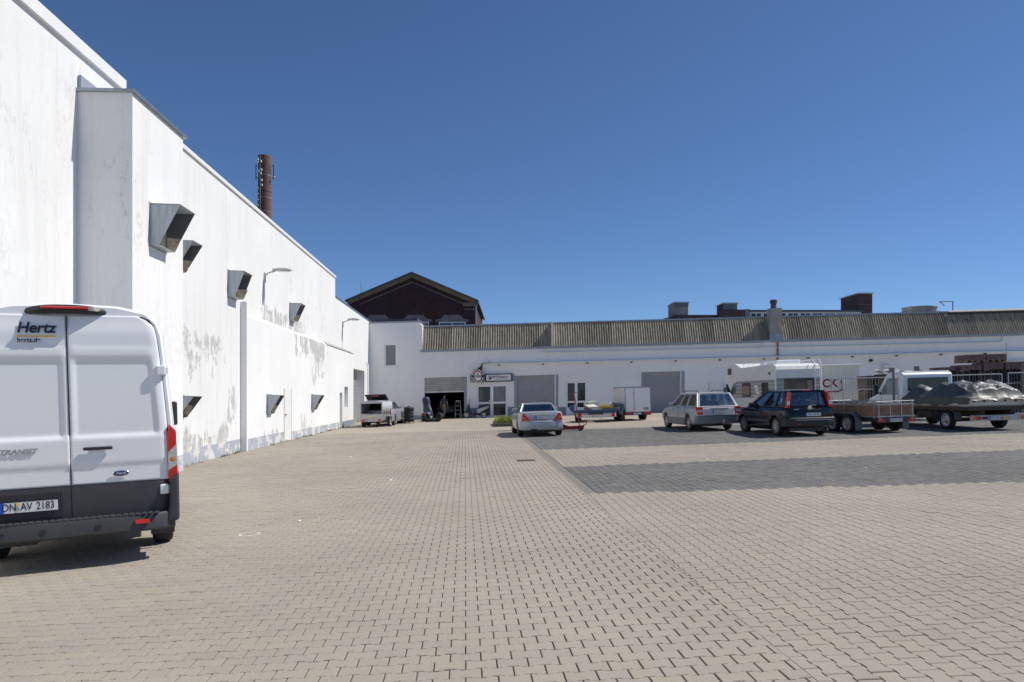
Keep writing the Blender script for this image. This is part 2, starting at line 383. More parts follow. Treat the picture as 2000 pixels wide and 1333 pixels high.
paving = tag(mb.build('yard_paving', 'paving_far'), kind='structure')
A1, A2 = .065, .035
def axes(a): return np.array((math.cos(a), math.sin(a))), np.array((-math.sin(a), math.cos(a)))
e1, e2 = axes(A1); f1, f2 = axes(A2)
SB = 1.78*e1[0]+4.155*e1[1]                      # the straight joint between the two fields of paving
HL, HE, HW = .0957, .0748, .0578
OUT = np.array([(-HL,-HE),(-.055,-HE),(-.030,-HW),(.030,-HW),(.055,-HE),(HL,-HE),(HL,HE),(.055,HE),(.030,HW),(-.030,HW),(-.055,HE),(-HL,HE)])
GW = .20                                         # width of the gutter course
def field(a, right):
    u1, u2 = axes(a); C = []
    for j in range(-400, 560):
        for i in range(-160, 330):
            if right: s, t = j*.139, i*.2+(j % 2)*.1
            else: s, t = i*.2+(j % 2)*.1, j*.139
            x, y = s*u1[0]+t*u2[0], s*u1[1]+t*u2[1]
            if y < 2.6 or y > FAR0+.1 or abs(x) > .80*y+1.6 or x < -9.6: continue
            d = x*e1[0]+y*e1[1]-SB
            if right and d < -.06 + (GW if y > 12.25 else 0): continue
            if not right and d > .09: continue
            C.append((x, y))
    return np.array(C)
def strip_tone(x, y):
    return ((y > 12.2) & (y < 16.3+.085*x)) | ((y > 21.0+.085*x) & (y < 31.2+.04*x))
def stones_mesh(name, C, ang, right, chamfer, tones, lo=None, hi=None):
    """all stones of C as one mesh; lo/hi clamp the outline to the straight joint"""
    N = len(C); ca, sa = math.cos(ang), math.sin(ang)
    zj = rng.normal(0, .0011, N); tint = rng.random(N)
    lv = []
    if chamfer: lv += [(OUT*np.array([.962, .945]), 0.), (OUT, -.004), (OUT, -.03)]
    else: lv += [(OUT*np.array([.985, .98]), 0.), (OUT, -.025)]
    P = []; 
    for o, dz in lv:
        o2 = np.stack([-o[:, 1], o[:, 0]], 1) if right else o
        X = C[:, 0:1]+o2[None, :, 0]*ca-o2[None, :, 1]*sa; Y = C[:, 1:2]+o2[None, :, 0]*sa+o2[None, :, 1]*ca
        d = X*e1[0]+Y*e1[1]-SB
        if hi is not None:
            q = np.maximum(d-hi, 0); X = X-q*e1[0]; Y = Y-q*e1[1]
        if lo is not None:
            l = np.where(Y > 12.25, lo+GW, lo); q = np.maximum(l-d, 0); X = X+q*e1[0]; Y = Y+q*e1[1]
        pr = np.interp(Y, [-99, 10, 26, 52], [0, 0, .2, .31])
        Z = SL*X+pr+zj[:, None]+dz; P.append(np.stack([X, Y, Z], 2))
    V = np.concatenate(P, 1); T = V.shape[1]; nr = len(lv)
    fl = []; 
    fl.append(list(range(12)))
    for r in range(nr-1):
        for k in range(12): fl.append([r*12+k, (r+1)*12+k, (r+1)*12+(k+1) % 12, r*12+(k+1) % 12])
    loop = np.concatenate([np.array(f) for f in fl]); tot = np.array([len(f) for f in fl])
    L = (loop[None]+(np.arange(N)*T)[:, None]).ravel(); st = np.concatenate([[0], np.cumsum(tot)[:-1]])
    ST = (st[None]+(np.arange(N)*len(loop))[:, None]).ravel()
    me = bpy.data.meshes.new(name); me.vertices.add(N*T); me.vertices.foreach_set('co', V.astype(np.float32).ravel())
    me.loops.add(len(L)); me.loops.foreach_set('vertex_index', L.astype(np.int32)); me.polygons.add(len(ST)); me.polygons.foreach_set('loop_start', ST.astype(np.int32))
    me.update(calc_edges=True); me.polygons.foreach_set('use_smooth', np.zeros(len(ST), bool))
    at = me.attributes.new('tint', 'FLOAT', 'POINT'); at.data.foreach_set('value', np.repeat(tint, T).astype(np.float32))
    at = me.attributes.new('tone', 'FLOAT', 'POINT'); at.data.foreach_set('value', np.repeat(tones.astype(np.float32), T))
    return me
def stone_piece(right):
    C = np.zeros((1, 2)); o = OUT; b = MB(); rings = []
    for k, dz in (((.962, .945), 0.), ((1, 1), -.004), ((1, 1), -.03)):
        rings.append([((-p[1]*k[1], p[0]*k[0], dz) if right else (p[0]*k[0], p[1]*k[1], dz)) for p in o])
    b.add([p for r in rings for p in r], [tuple(range(12))]+[(r*12+k, (r+1)*12+k, (r+1)*12+(k+1) % 12, r*12+(k+1) % 12) for r in range(2) for k in range(12)])
    me = bpy.data.meshes.new('paving_stone'); me.from_pydata(b.v, [], b.f); me.materials.append(MATS['stone_each']); return me
fields = []
CL, CR = field(A1, False), field(A2, True)
def inview(C): 
    px = 1000+1400*C[:, 0]/C[:, 1]; py = 777+1400*(1.7-SL*C[:, 0])/C[:, 1]
    return (px > 0) & (px < 2000) & (py < 1333)
def interior(C, right):
    d = C[:, 0]*e1[0]+C[:, 1]*e1[1]-SB
    return (d > .12) if right else (d < -.12)
allC = [(C, r) for C, r in ((CL, False), (CR, True))]
cand = [(C[i, 1], r, i) for C, r in allC for i in np.nonzero(inview(C) & interior(C, r))[0]]
cand.sort(); picked = {False: set(), True: set()}
for _, r, i in cand[:300]: picked[r].add(i)
for C, r in allC:
    me = stone_piece(r); ang = A2 if r else A1
    for i in sorted(picked[r]):
        o = bpy.data.objects.new('paving_stone', me); COL.objects.link(o); o.parent = paving
        x, y = C[i]; o.location = (x, y, G(x, y)+random.gauss(0, .0011)); o.rotation_euler = (random.gauss(0, .004), -SL+random.gauss(0, .004), ang+random.gauss(0, .004))
    keep = np.array([i not in picked[r] for i in range(len(C))])
    for nm, sel, ch in (('paving_stones_near', keep & (C[:, 1] < 13), True), ('paving_stones_farther', keep & (C[:, 1] >= 13), False)):
        D = C[sel]; tones = strip_tone(D[:, 0], D[:, 1]) if r else np.zeros(len(D), bool)
        me2 = stones_mesh('paving_stones', D, ang, r, ch, tones, lo=.003 if r else None, hi=None if r else -.002)
        o = finish(me2, 'paving_stones', 'stone_bed', paving); tag(o, kind='stuff')
# gutter course between the two fields
mbs = []; 
gm = MB().box(-.5, .5, -.5, .5, -.03, 0).mesh('gutter_stone'); gm.materials.append(MATS['stone_bed'])
tt = 0
y = 12.3
a = gm.attributes.new('tone', 'FLOAT', 'POINT'); a.data.foreach_set('value', [.72]*8)
a = gm.attributes.new('tint', 'FLOAT', 'POINT'); a.data.foreach_set('value', [.6]*8)
while y < FAR0-.3:
    t = (y-SB*e1[1])/e2[1]; p = e1*(SB+GW/2)+e2*t
    o = bpy.data.objects.new('gutter_stone', gm); COL.objects.link(o); o.parent = paving; o.location = (p[0], p[1], G(p[0], p[1])-.006)
    o.rotation_euler = (math.atan((prof(p[1]+.1)-prof(p[1]-.1))/.2), -SL, A1); o.scale = (GW-.012, .238, 1); y += .245
# ------------------------------------------------------------------ walls with openings
def wall_holes(b, a0, a1, z0, z1, holes, depth, P):
    """front face with openings and their reveals; P(a, z, d) -> point, d metres behind the face"""
    xs = sorted({a0, a1, *[h[0] for h in holes], *[h[1] for h in holes]}); zs = sorted({z0, z1, *[h[2] for h in holes], *[h[3] for h in holes]})
    for i in range(len(xs)-1):
        for j in range(len(zs)-1):
            cx, cz = (xs[i]+xs[i+1])/2, (zs[j]+zs[j+1])/2
            if any(h[0] < cx < h[1] and h[2] < cz < h[3] for h in holes): continue
            b.add([P(xs[i], zs[j], 0), P(xs[i+1], zs[j], 0), P(xs[i+1], zs[j+1], 0), P(xs[i], zs[j+1], 0)], [(0, 1, 2, 3)])
    for (p, q, r, s) in holes:
        c = [(p, r), (q, r), (q, s), (p, s)]
        for k in range(4):
            u, w = c[k], c[(k+1) % 4]
            b.add([P(*u, 0), P(*w, 0), P(*w, depth), P(*u, depth)], [(0, 1, 2, 3)])
    return b
# ------------------------------------------------------------------ the tall white building on the left
LB = thing('white_warehouse', 'tall white plastered warehouse with sheet metal vent hoods along the left side', 'building', (-8.85, 21.3, 0), math.atan(.05), tilt=False)
def LW(yl): return yl*1.0+21.3
def lg(yl, x=0): return G(-8.85+x-.05*yl, 21.3+yl)          # ground under the wall
bx('wall', 'plaster_wall', LB, -14, -.737, -32, -3.9, -1, 9.08)
bx('wall', 'plaster_wall', LB, -14, 0, -3.3, 18.3, -1, 8.30)
b = MB().box(-14, 0, 18.3, 23.0, -1, 7.25); b.build('wall', 'plaster_wall', LB)
bx('wall', 'plaster_wall', LB, -14, 0, 23.0, 28.7, 3.55, 7.25)
bx('wall', 'plaster_wall', LB, -14, -.55, 23.0, 28.7, -1, 3.55)
bx('wall', 'plaster_wall', LB, -14, 0, 28.7, 33, -1, 7.25)
bx('pier', 'plaster_pier', LB, -3, .41, -5.95, -3.3, -1, 8.24)
bx('coping', 'coping_white', LB, -14.1, -.66, -32, -3.95, 9.08, 9.36, bevel=.01)
bx('coping', 'coping_white', LB, -14.1, .05, -3.15, 18.36, 8.30, 8.42, bevel=.01)
bx('coping', 'zinc', LB, -14.1, .04, 18.36, 33, 7.25, 7.33, bevel=.008)
bx('coping', 'zinc', LB, -.735, .47, -6.01, -3.15, 8.24, 8.31, bevel=.008)
# low louvre above the pier
lv = bx('louvre', 'grey_paint', LB, -.72, -.66, -5.95, -5.3, 8.32, 8.6)
# annex with doors and window
AX = .20
b = MB(); PA = lambda a, z, d: (AX-d, a, z)
ah = [(18.55, 19.35, lg(18)-.0, 1.98), (20.0, 21.1, 1.12, 2.33)]
wall_holes(b, 2.4, 23.0, -1, 4.38, ah, .28, PA)
b.add([(AX, 2.4, 4.38), (AX, 23.0, 4.38), (.0, 23.0, 4.54), (.0, 2.4, 4.54)], [(0, 1, 2, 3)])
b.add([(AX, 2.4, -1), (0, 2.4, -1), (0, 2.4, 4.54), (AX, 2.4, 4.38)], [(0, 1, 2, 3)])
b.add([(AX, 23.0, -1), (0, 23.0, -1), (0, 23.0, 4.54), (AX, 23.0, 4.38)], [(0, 1, 2, 3)])
b.build('annex_wall', 'plaster_annex', LB)
bx('pilaster', 'plaster_pier', LB, -.1, AX+.012, 2.35, 2.47, -1, 4.87)
b = MB()
b.add([(AX+.03, 15.2, 4.40), (AX+.03, 22.95, 4.40), (.0, 22.95, 4.57), (.0, 15.2, 4.57)], [(0, 1, 2, 3)]); b.build('flashing', 'concrete', LB, solid=.05)
dr = bx('door', 'coping_white', LB, AX, AX+.012, 7.0, 8.05, lg(7)+.02, 2.04, bevel=.004)
for yy in (6.97, 8.055): bx('frame', 'zinc', dr, AX-.002, AX+.016, yy, yy+.022, lg(7)-.02, 2.06)
bx('handle', 'dark_metal', dr, AX+.012, AX+.06, 7.1, 7.22, 1.0, 1.04)
dr = bx('door', 'grey_paint', LB, AX-.27, AX-.24, 18.55, 19.35, -.4, 1.98)
wn = bx('window', 'window_dark', LB, AX-.26, AX-.24, 20.0, 21.1, 1.12, 2.33)
bx('frame', 'white_frame', wn, AX-.24, AX-.20, 20.0, 20.07, 1.12, 2.33); bx('frame', 'white_frame', wn, AX-.24, AX-.20, 21.03, 21.1, 1.12, 2.33)
# roller door in the recess at the far end
b = MB(); nsl = 34
for k in range(nsl):
    z0 = -.35+k*.115; b.prism([(-.545, z0), (-.50, z0+.02), (-.50, z0+.095), (-.545, z0+.115)], 23.25, 28.5, 'y')
for i in range(len(b.v)): pass
b.build('roller_door', 'shutter_silver', LB)
bx('door_guide', 'grey_paint', LB, -.55, -.42, 23.0, 23.24, -.4, 3.55)
MB().tube([(.14, 29.4, -.3), (.14, 29.4, 4.0), (-.03, 29.4, 4.25)], .055, 10).build('downpipe', 'coping_white', LB, smooth=40)
# painted plinth, following the ground
def plinth(name, y0, y1, x, h, m, n=10):
    b = MB(); 
    for k in range(n):
        ya, yb = y0+(y1-y0)*k/n, y0+(y1-y0)*(k+1)/n
        za, zb = lg(ya)+h, lg(yb)+h
        b.add([(x, ya, -1), (x, yb, -1), (x, yb, zb), (x, ya, za)], [(0, 1, 2, 3)])
    b.build(name, m, LB, solid=.006)
plinth('plinth', -3.3, 2.35, .008, .42, 'plinth_paint', 6); plinth('plinth', 2.47, 6.96, AX+.008, .40, 'plinth_paint', 6); plinth('plinth', 8.08, 18.54, AX+.008, .36, 'plinth_paint', 12)
plinth('plinth', 19.36, 23.0, AX+.008, .36, 'plinth_grey', 4); plinth('plinth', -5.95, -3.3, .418, .40, 'plinth_paint', 3)
# vent hoods: open underneath, side cheeks tapering to the wall
def hood(yl, ln, zt, h, dt, db, x):
    o = bpy.data.objects.new('vent_hood', None); COL.objects.link(o); o.parent = LB; o.location = (x, yl, zt)
    t = .012
    prf = [(0, 0), (dt, -.015), (db, -h), (0, -h)]
    for yy in (0, ln-t): MB().prism([(p[0], p[1]) for p in prf], yy, yy+t, 'y').build('cheek', 'hood_metal' if yy == 0 else 'grey_steel', o)  # far cheek in darker steel: the hood's inner shade put into its colour
    MB().add([(-.0, -.015, .004), (dt+.01, -.015, -.012), (dt+.01, ln+.015, -.012), (0, ln+.015, .004)], [(0, 1, 2, 3)]).build('top_sheet', 'hood_metal', o, solid=.012)
    MB().add([(0, 0, -h), (db, 0, -h), (db, ln, -h), (0, ln, -h)], [(0, 1, 2, 3)]).build('bottom_lip', 'hood_metal', o, solid=.01)
    MB().add([(.012, t, -h+.01), (.012, ln-t, -h+.01), (.012, ln-t, -.03), (.012, t, -.03)], [(0, 1, 2, 3)]).build('back_sheet', 'rusty_sheet', o)
    MB().add([(.03, ln-t-.006, -h+.012), (db+.03, ln-t-.006, -h+.012), (db+.16, ln-t-.006, -h+.30), (.03, ln-t-.006, -h+.34)], [(0, 1, 2, 3)]).build('rusty_plate', 'rusty_sheet', o)
    for (ya, yb, za, zb) in ((-.05, 0, -h-.05, .05), (ln, ln+.05, -h-.05, .05), (0, ln, .012, .05), (0, ln, -h-.05, -h-.012)): MB().box(0, .008, ya, yb, za, zb).build('flange', 'hood_metal', o)
    return o
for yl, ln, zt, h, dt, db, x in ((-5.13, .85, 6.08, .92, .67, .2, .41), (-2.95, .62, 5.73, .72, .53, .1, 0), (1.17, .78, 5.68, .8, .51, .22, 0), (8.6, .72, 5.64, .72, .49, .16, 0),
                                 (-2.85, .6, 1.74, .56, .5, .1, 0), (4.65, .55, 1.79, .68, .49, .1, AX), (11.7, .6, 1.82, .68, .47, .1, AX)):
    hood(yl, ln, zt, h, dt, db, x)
# wall lamps
def wall_lamp(yl, z, label, sc=1.):
    o = thing('wall_lamp', label, 'lamp', (-8.85-.05*yl, 21.3+yl, z), math.atan(.05), tilt=False, group='grey lamps on the warehouse wall')
    MB().box(0, .06, -.05, .05, -.30, .06).build('wall_bracket', 'lamp_grey', o, bevel=.008)
    MB().tube([(.04, 0, -.22), (.05, 0, -.04), (.16, 0, .06), (.42, 0, .13)], .026, 8).build('arm', 'lamp_grey', o, smooth=40)
    rings = []
    for t, w, h in ((.30, .05, .045), (.36, .085, .075), (.55, .12, .10), (.78, .125, .095), (.95, .09, .06), (1.02, .04, .03)):
        rings.append([(t, w*math.cos(q), .155+h*max(-.25, math.sin(q))) for q in [2*math.pi*k/12 for k in range(12)]])
    MB().loft(rings).build('lamp_head', 'lamp_grey', o, smooth=50)
    MB().box(.50, .92, -.085, .085, .105, .135).build('lamp_glass', 'lamp_glass', o, bevel=.02)
    MB().tube([(.02, 0, -.3), (.02, 0, -1.9)], .014, 6).build('conduit', 'coping_white', o)
wall_lamp(5.0, 6.22, 'grey street lamp head on arm, high on the white wall, nearer of two')
wall_lamp(20.4, 6.08, 'grey street lamp head on arm at far end of the white wall')
# ------------------------------------------------------------------ the long workshop across the yard
WS = thing('workshop_building', 'long low white workshop with corrugated fibre roof across the yard', 'building', (0, 52, .31), tilt=False)
FY = lambda a, z, d: (a, d, z)
doors = [(-6.35, -3.45, -.6, 3.0), (-2.56, -.33, -.6, 2.36), (.33, 3.16, -.6, 2.97), (9.55, 12.3, -.6, 2.97), (36.4, 40.5, -.6, 2.75)]
wins = [(-9.25, -8.36, 3.9, 5.54), (3.94, 5.42, .45, 2.42)]
b = MB(); wall_holes(b, -6.62, 44, -1, 4.9, [h for h in doors+wins if h[0] > -6.6], .26, FY).shear().build('wall', 'plaster_facade', WS)
b = MB(); wall_holes(b, -10.7, -6.62, -1, 7.05, [wins[0]], .18, FY)
b.add([(-6.62, 0, 4.9), (-6.62, 9, 4.9), (-6.62, 9, 7.05), (-6.62, 0, 7.05)], [(0, 1, 2, 3)]); b.shear().build('wall', 'plaster_facade', WS)
bx('flat_roof', 'felt', WS, -10.8, -6.55, -.02, 9, 7.05, 7.1, shear=True)
bx('parapet_trim', 'zinc', WS, -10.75, -6.55, -.05, .03, 7.04, 7.16, shear=True)
bx('roof_kerb', 'felt', WS, -9.9, -6.9, .3, 1.6, 7.1, 7.36, shear=True)
bx('flat_roof', 'felt', WS, -6.62, 46, .86, 14, 6.5, 6.6, shear=True)
bx('back_wall', 'plaster_facade', WS, -10.7, 46, 13.9, 14.1, -1, 6.5, shear=True)
bx('gutter', 'grey_paint', WS, -6.62, 44, -.16, .02, 4.86, 5.03, shear=True)
bx('plinth', 'plinth_grey', WS, -3.44, -2.57, -.006, .01, -.3, .72, shear=True); bx('plinth', 'plinth_grey', WS, -.32, .18, -.006, .01, -.3, .72, shear=True); bx('plinth', 'plinth_grey', WS, 3.35, 3.93, -.006, .01, -.3, .6, shear=True)
bx('plinth', 'plinth_paint', WS, -10.6, -6.5, -.006, .01, -.4, .30, shear=True)
# corrugated sheets
def sheet_mesh(w, waves):
    dz, dy = 6.76-4.99, .80; ln = math.hypot(dz, dy); nx, nz = -dz/ln, dy/ln      # outward normal (y, z)
    def fn(u, v):
        a = .036*math.cos(2*math.pi*waves*u); x = u*w
        return (x, v*dy+nx*a, 4.99+v*dz+nz*a+SL*x)
    return MB().grid(fn, waves*8, 1)
sm = sheet_mesh(1.062, 6).mesh('roof_sheet'); sm.materials.append(MATS['fibre_roof']); sm.polygons.foreach_set('use_smooth', [True]*len(sm.polygons))
x = -6.5
while x < 43.5:
    if not (18.0 < x < 18.9 and False):
        o = bpy.data.objects.new('roof_sheet', sm); COL.objects.link(o); o.parent = WS; o.location = (x, random.uniform(-.006, .006), SL*x+random.uniform(-.02, .02)); 
    x += 1.064
bx('ridge_flashing', 'zinc', WS, -6.6, 32.1, .76, 1.1, 6.76, 6.86, shear=True)
bx('verge_trim', 'coping_white', WS, -6.66, -6.53, -.03, .86, 4.9, 6.84, shear=True)
bx('verge_trim', 'coping_white', WS, 2.86, 2.95, -.06, .84, 5.0, 6.85, shear=True)
MB().add([(32.1, .55, 6.72), (44, .55, 6.72), (44, 2.2, 7.02), (32.1, 2.2, 6.98)], [(0, 1, 2, 3)]).shear().build('upper_roof', 'concrete', WS, solid=.06)
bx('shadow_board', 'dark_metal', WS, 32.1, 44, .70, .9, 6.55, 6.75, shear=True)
# canopy strip, pipes
b = MB(); 
for k in range(24):
    xa, xb = -2.1+k*1.92, -2.1+(k+1)*1.92
    za, zb = 3.94-.0045*(xa+2.1)*(.9+.1*math.sin(k)), 3.94-.0045*(xb+2.1)*(.9+.1*math.sin(k+1))
    b.add([(xa, -.24, za-.03), (xb, -.24, zb-.03), (xb, .0, zb+.05), (xa, 0, za+.05)], [(0, 1, 2, 3)]); b.add([(xa, -.24, za-.03), (xb, -.24, zb-.03), (xb, -.24, zb-.10), (xa, -.24, za-.10)], [(0, 1, 2, 3)])
b.shear().build('canopy_strip', 'coping_white', WS, solid=.012)
for k in range(14): xx = -1.0+k*3.2; bx('canopy_bracket', 'dark_metal', WS, xx, xx+.10, -.22, 0, 3.72-.0042*(xx+2), 3.80-.0042*(xx+2), shear=True)
pb = MB().tube([(2.2, -.07, 4.72), (2.2, -.07, 4.60), (2.4, -.07, 4.58), (35.3, -.07, 4.42), (35.5, -.07, 4.5), (35.55, -.07, 4.9)], .055, 8); pb.shear().build('pipe', 'coping_white', WS, smooth=40)
MB().tube([(35.9, -.06, 4.3), (35.9, -.06, 1.0)], .05, 8).shear().build('downpipe', 'coping_white', WS, smooth=40)
MB().tube([(19.25, -.06, 4.85), (19.25, -.06, 3.9), (19.25, -.06, 2.6)], .075, 8).shear().build('downpipe', 'wood_board', WS, smooth=40)
fp = MB().tube([(27.0, -.2, .2), (27.0, -.2, 2.8)], .16, 12).shear().build('flue_pipe', 'coping_white', WS, smooth=40)
MB().lathe([(.10, 2.8), (.20, 2.84), (.20, 2.98), (.05, 3.05)], (27.0, -.2, 0), 'z', 12).shear().build('flue_cap', 'coping_white', fp)
MB().lathe([(.0, -.16), (.09, -.14), (.12, 0), (0, .0)], (26.0, -.05, 3.35), 'y', 12).shear().build('wall_camera', 'dark_metal', WS, smooth=40)
# block chimney standing in the roof slope
ch = bx('block_chimney', 'concrete', WS, 18.72, 19.58, -.02, .72, 5.05, 7.35, shear=True)
bx('flashing', 'zinc', ch, 18.66, 19.64, -.06, .4, 5.0, 5.45, shear=True)
MB().lathe([(.22, 7.35), (.19, 7.7), (.26, 7.75), (.26, 7.95), (.20, 8.0), (.0, 8.0)], (19.1, .35, 0), 'z', 12).shear().build('chimney_pot', 'brick_works', ch, smooth=40)
wl = MB(); wl.tube([(18.0, -.02, 4.35), (18.0, -.25, 4.6), (18.2, -.45, 4.72)], .03, 8).box(18.1, 18.7, -.6, -.32, 4.70, 4.82); wl.shear().build('bulkhead_lamp', 'coping_white', WS, bevel=.02)
# windows and doors of the workshop
def frame_win(x0, x1, z0, z1, name, panes, y=.12, fw=.09, glass='window_dark'):
    w = MB()
    for a in (x0, x1-fw): w.box(a, a+fw, y-.05, y+.02, z0, z1)
    for c in (z0, z1-fw): w.box(x0+fw, x1-fw, y-.05, y+.02, c, c+fw)
    fr = w.shear().build(name, 'white_frame', WS, bevel=.008)
    for (a, c, p, q, g) in panes:
        s = MB().box(a, c, y-.02, y-.008, p, q).shear().build('pane', g, fr)
    return fr
f = frame_win(-9.25, -8.36, 3.9, 5.54, 'window', [(-9.16, -8.45, 3.99, 5.45, 'window_blind')], .1, .09)
bx('sill', 'coping_white', f, -9.32, -8.3, -.07, .1, 3.82, 3.9, shear=True)
f = frame_win(-2.56, -.33, -.25, 2.36, 'entrance_door', [(-2.40, -1.58, 1.12, 2.2, 'window_dark'), (-2.40, -1.58, .12, .98, 'window_dark'), (-1.34, -.50, 1.12, 2.2, 'window_blind'), (-1.34, -.50, .12, .98, 'window_dark')], .12, .13)
bx('mullion', 'white_frame', f, -1.57, -1.35, .05, .145, -.1, 2.23, shear=True)
for xa, xb in ((-2.43, -1.57), (-1.35, -.46)):
    bx('rail', 'white_frame', f, xa, xb, .06, .143, .98, 1.12, shear=True); bx('rail', 'white_frame', f, xa, xb, .06, .143, -.1, .12, shear=True)
bx('handle', 'steel', f, -1.66, -1.60, .0, .05, .95, 1.25, shear=True)
f = frame_win(3.94, 5.42, .45, 2.42, 'window', [(4.05, 4.55, 1.02, 2.3, 'window_dark'), (4.76, 5.31, 1.02, 2.3, 'window_dark'), (4.05, 4.55, .55, .88, 'window_dark'), (4.76, 5.31, .55, .88, 'window_dark')], .12, .10)
bx('mullion', 'white_frame', f, 4.56, 4.75, .05, .143, .55, 2.32, shear=True); bx('rail', 'white_frame', f, 4.04, 5.32, .06, .141, .88, 1.02, shear=True)
def shutter(x0, x1, z0, z1, m, y=.2, sl=.11, dp=.012):
    b = MB(); k = 0; z = z0
    while z < z1-.01:
        e = min(z+sl, z1); b.add([(x0, y, z), (x1, y, z), (x1, y-dp, z+.3*(e-z)), (x0, y-dp, z+.3*(e-z)), (x1, y-dp, z+.6*(e-z)), (x0, y-dp, z+.6*(e-z)), (x1, y, e), (x0, y, e)], [(0,1,2,3), (3,2,4,5), (5,4,6,7)]); z = e
    return b.shear().build('roller_shutter', m, WS)
s = shutter(-6.35, -3.45, 1.97, 3.0, 'shutter_silver', .16, .13, .055); bx('bottom_rail', 'steel', s, -6.35, -3.45, .10, .16, 1.90, 1.99, shear=True)
shutter(.33, 3.16, -.3, 2.97, 'shutter_grey', .2, .10); shutter(9.55, 12.3, -.2, 2.97, 'shutter_grey', .2, .10); shutter(36.4, 40.5, -.2, 2.75, 'shutter_silver', .2, .2)
for xa, xb, zt in ((-3.47, -3.28, 3.0), (.15, .32, 2.97), (3.17, 3.36, 2.97), (9.38, 9.54, 2.97), (12.31, 12.52, 2.97)):
    bx('door_jamb', 'grey_paint', WS, xa, xb, -.025, .2, -.4, zt, shear=True)
for xa in (3.10, 12.22): bx('guide_rail', 'white_frame', WS, xa, xa+.06, .0, .19, -.3, 2.96, shear=True)
bx('canopy', 'coping_white', WS, 36.0, 41, -.9, 0, 2.98, 3.05, shear=True)
dr = bx('door', 'coping_white', WS, 14.3, 15.3, -.03, .01, -.2, 2.03, bevel=.006, shear=True)
for xx in (14.27, 15.3): bx('frame', 'grey_paint', dr, xx, xx+.03, -.035, .0, -.2, 2.06, shear=True)
MB().lathe([(.0, 0), (.11, 0), (.11, .006), (0, .006)], (14.75, -.045, 1.2+SL*14.75), 'y', 16).build('sticker', 'ink_red', dr)
MB().lathe([(.0, 0), (.06, 0), (.06, .006), (0, .006)], (14.75, -.052, 1.2+SL*14.75), 'y', 16).build('sticker', 'ink_white', dr)
# dark room behind the half open shutter
b = MB(); x0, x1, y0, y1, z0, z1 = -7.4, -2.8, .27, 12, -.15, 3.6
b.add([(x0,y0,z0),(x1,y0,z0),(x1,y1,z0),(x0,y1,z0),(x0,y0,z1),(x1,y0,z1),(x1,y1,z1),(x0,y1,z1)], [(0,1,2,3),(4,5,6,7),(2,3,7,6),(1,2,6,5),(3,0,4,7)])
b.shear().build('garage_room', 'interior_dark', WS, raw=True)
bx('garage_floor', 'concrete', WS, -6.34, -3.46, -.02, 9, -.14, -.005, shear=True)
# ------------------------------------------------------------------ buildings beyond the roof
GB = thing('gabled_brick_hall', 'dark brick hall with gabled roof behind the workshop', 'building', (-10.45, 75, 0), tilt=False)
hw, ze, zr = 6.6, 11.75, 14.55
MB().prism([(-hw, 0), (hw, 0), (hw, ze), (0, zr), (-hw, ze)], 0, 18, 'y').build('wall', 'brick_gable', GB)
def rake(name, m, y0, y1, o0, o1, x1=hw+.35):
    sl = (zr-ze)/hw
    for s in (-1, 1):
        MB().prism([(0, zr+o0), (s*x1, zr+o0-sl*x1), (s*x1, zr+o1-sl*x1), (0, zr+o1)], y0, y1, 'y').build(name, m, GB)
rake('roof', 'slate', -.45, 18.3, .12, .26); rake('cornice', 'brick_ochre', -.28, 0, -.32, .118, hw+.1); rake('string_course', 'brick_pale', -.06, 0, -.82, -.74, hw-1.1)
bx('cornice_return', 'brick_ochre', GB, hw-1.25, hw+.12, -.26, 0, ze-.52, ze-.14); bx('string_course', 'brick_pale', GB, hw-1.2, hw+.03, -.1, 0, ze-.86, ze-.76)
MB().tube([(hw+.1, -.15, 5), (hw+.1, -.15, ze-.5), (hw+.3, -.15, ze-.1)], .07, 8).build('downpipe', 'zinc', GB)
for xx in (-3.6, .35, 4.2):
    MB().prism([(xx-1.75, 9.62), (xx-1.7, 9.85), (xx-1.2, 9.95), (xx-.8, 10.35), (xx+.8, 10.35), (xx+1.2, 9.95), (xx+1.7, 9.85), (xx+1.75, 9.62)], -.03, .05, 'y').build('window_arch', 'brick_pale', GB)
for xx in (.35, 4.2):
    w = MB().box(xx-1.4, xx+1.4, -.02, .05, 6.5, 9.62).build('window', 'white_frame', GB)
    for q in (-1.3, .06): MB().box(xx+q, xx+q+1.24, -.05, -.02, 6.6, 9.52).build('pane', 'lamp_glass' if False else 'slate', w)
MB().tube([(-5.45, .5, 12.2), (-5.45, .5, 13.9)], .05, 6).tube([(-5.2, .5, 12.2), (-5.2, .5, 13.5)], .03, 6).build('lightning_rod', 'steel', GB)
CH = thing('factory_chimney', 'tall round brick factory chimney rising behind the white warehouse', 'chimney', (-35.9, 104, 0), tilt=False)
MB().lathe([(1.38, 0), (1.06, 20), (.88, 35.2), (.91, 35.4), (.91, 36.7), (.75, 36.75), (.7, 35)], n=40).build('shaft', 'brick_chimney', CH, smooth=40)
for z in (33.8, 31.5, 30.6, 28.6, 27.3, 25.0, 22.5): MB().lathe([(.83, z-.04), (.895+(36-z)*.0122, z-.04), (.895+(36-z)*.0122, z+.04), (.83, z+.04)], n=40).build('iron_band', 'concrete' if z in (33.8, 30.6, 28.6) else 'dark_metal', CH)
for k in range(6): MB().lathe([(0, -.13), (.13, -.08), (.13, .08), (0, .13)], (-.62, -1.06, 31.8-k*.82), 'z', 10).build('antenna', 'coping_white', CH, smooth=50)
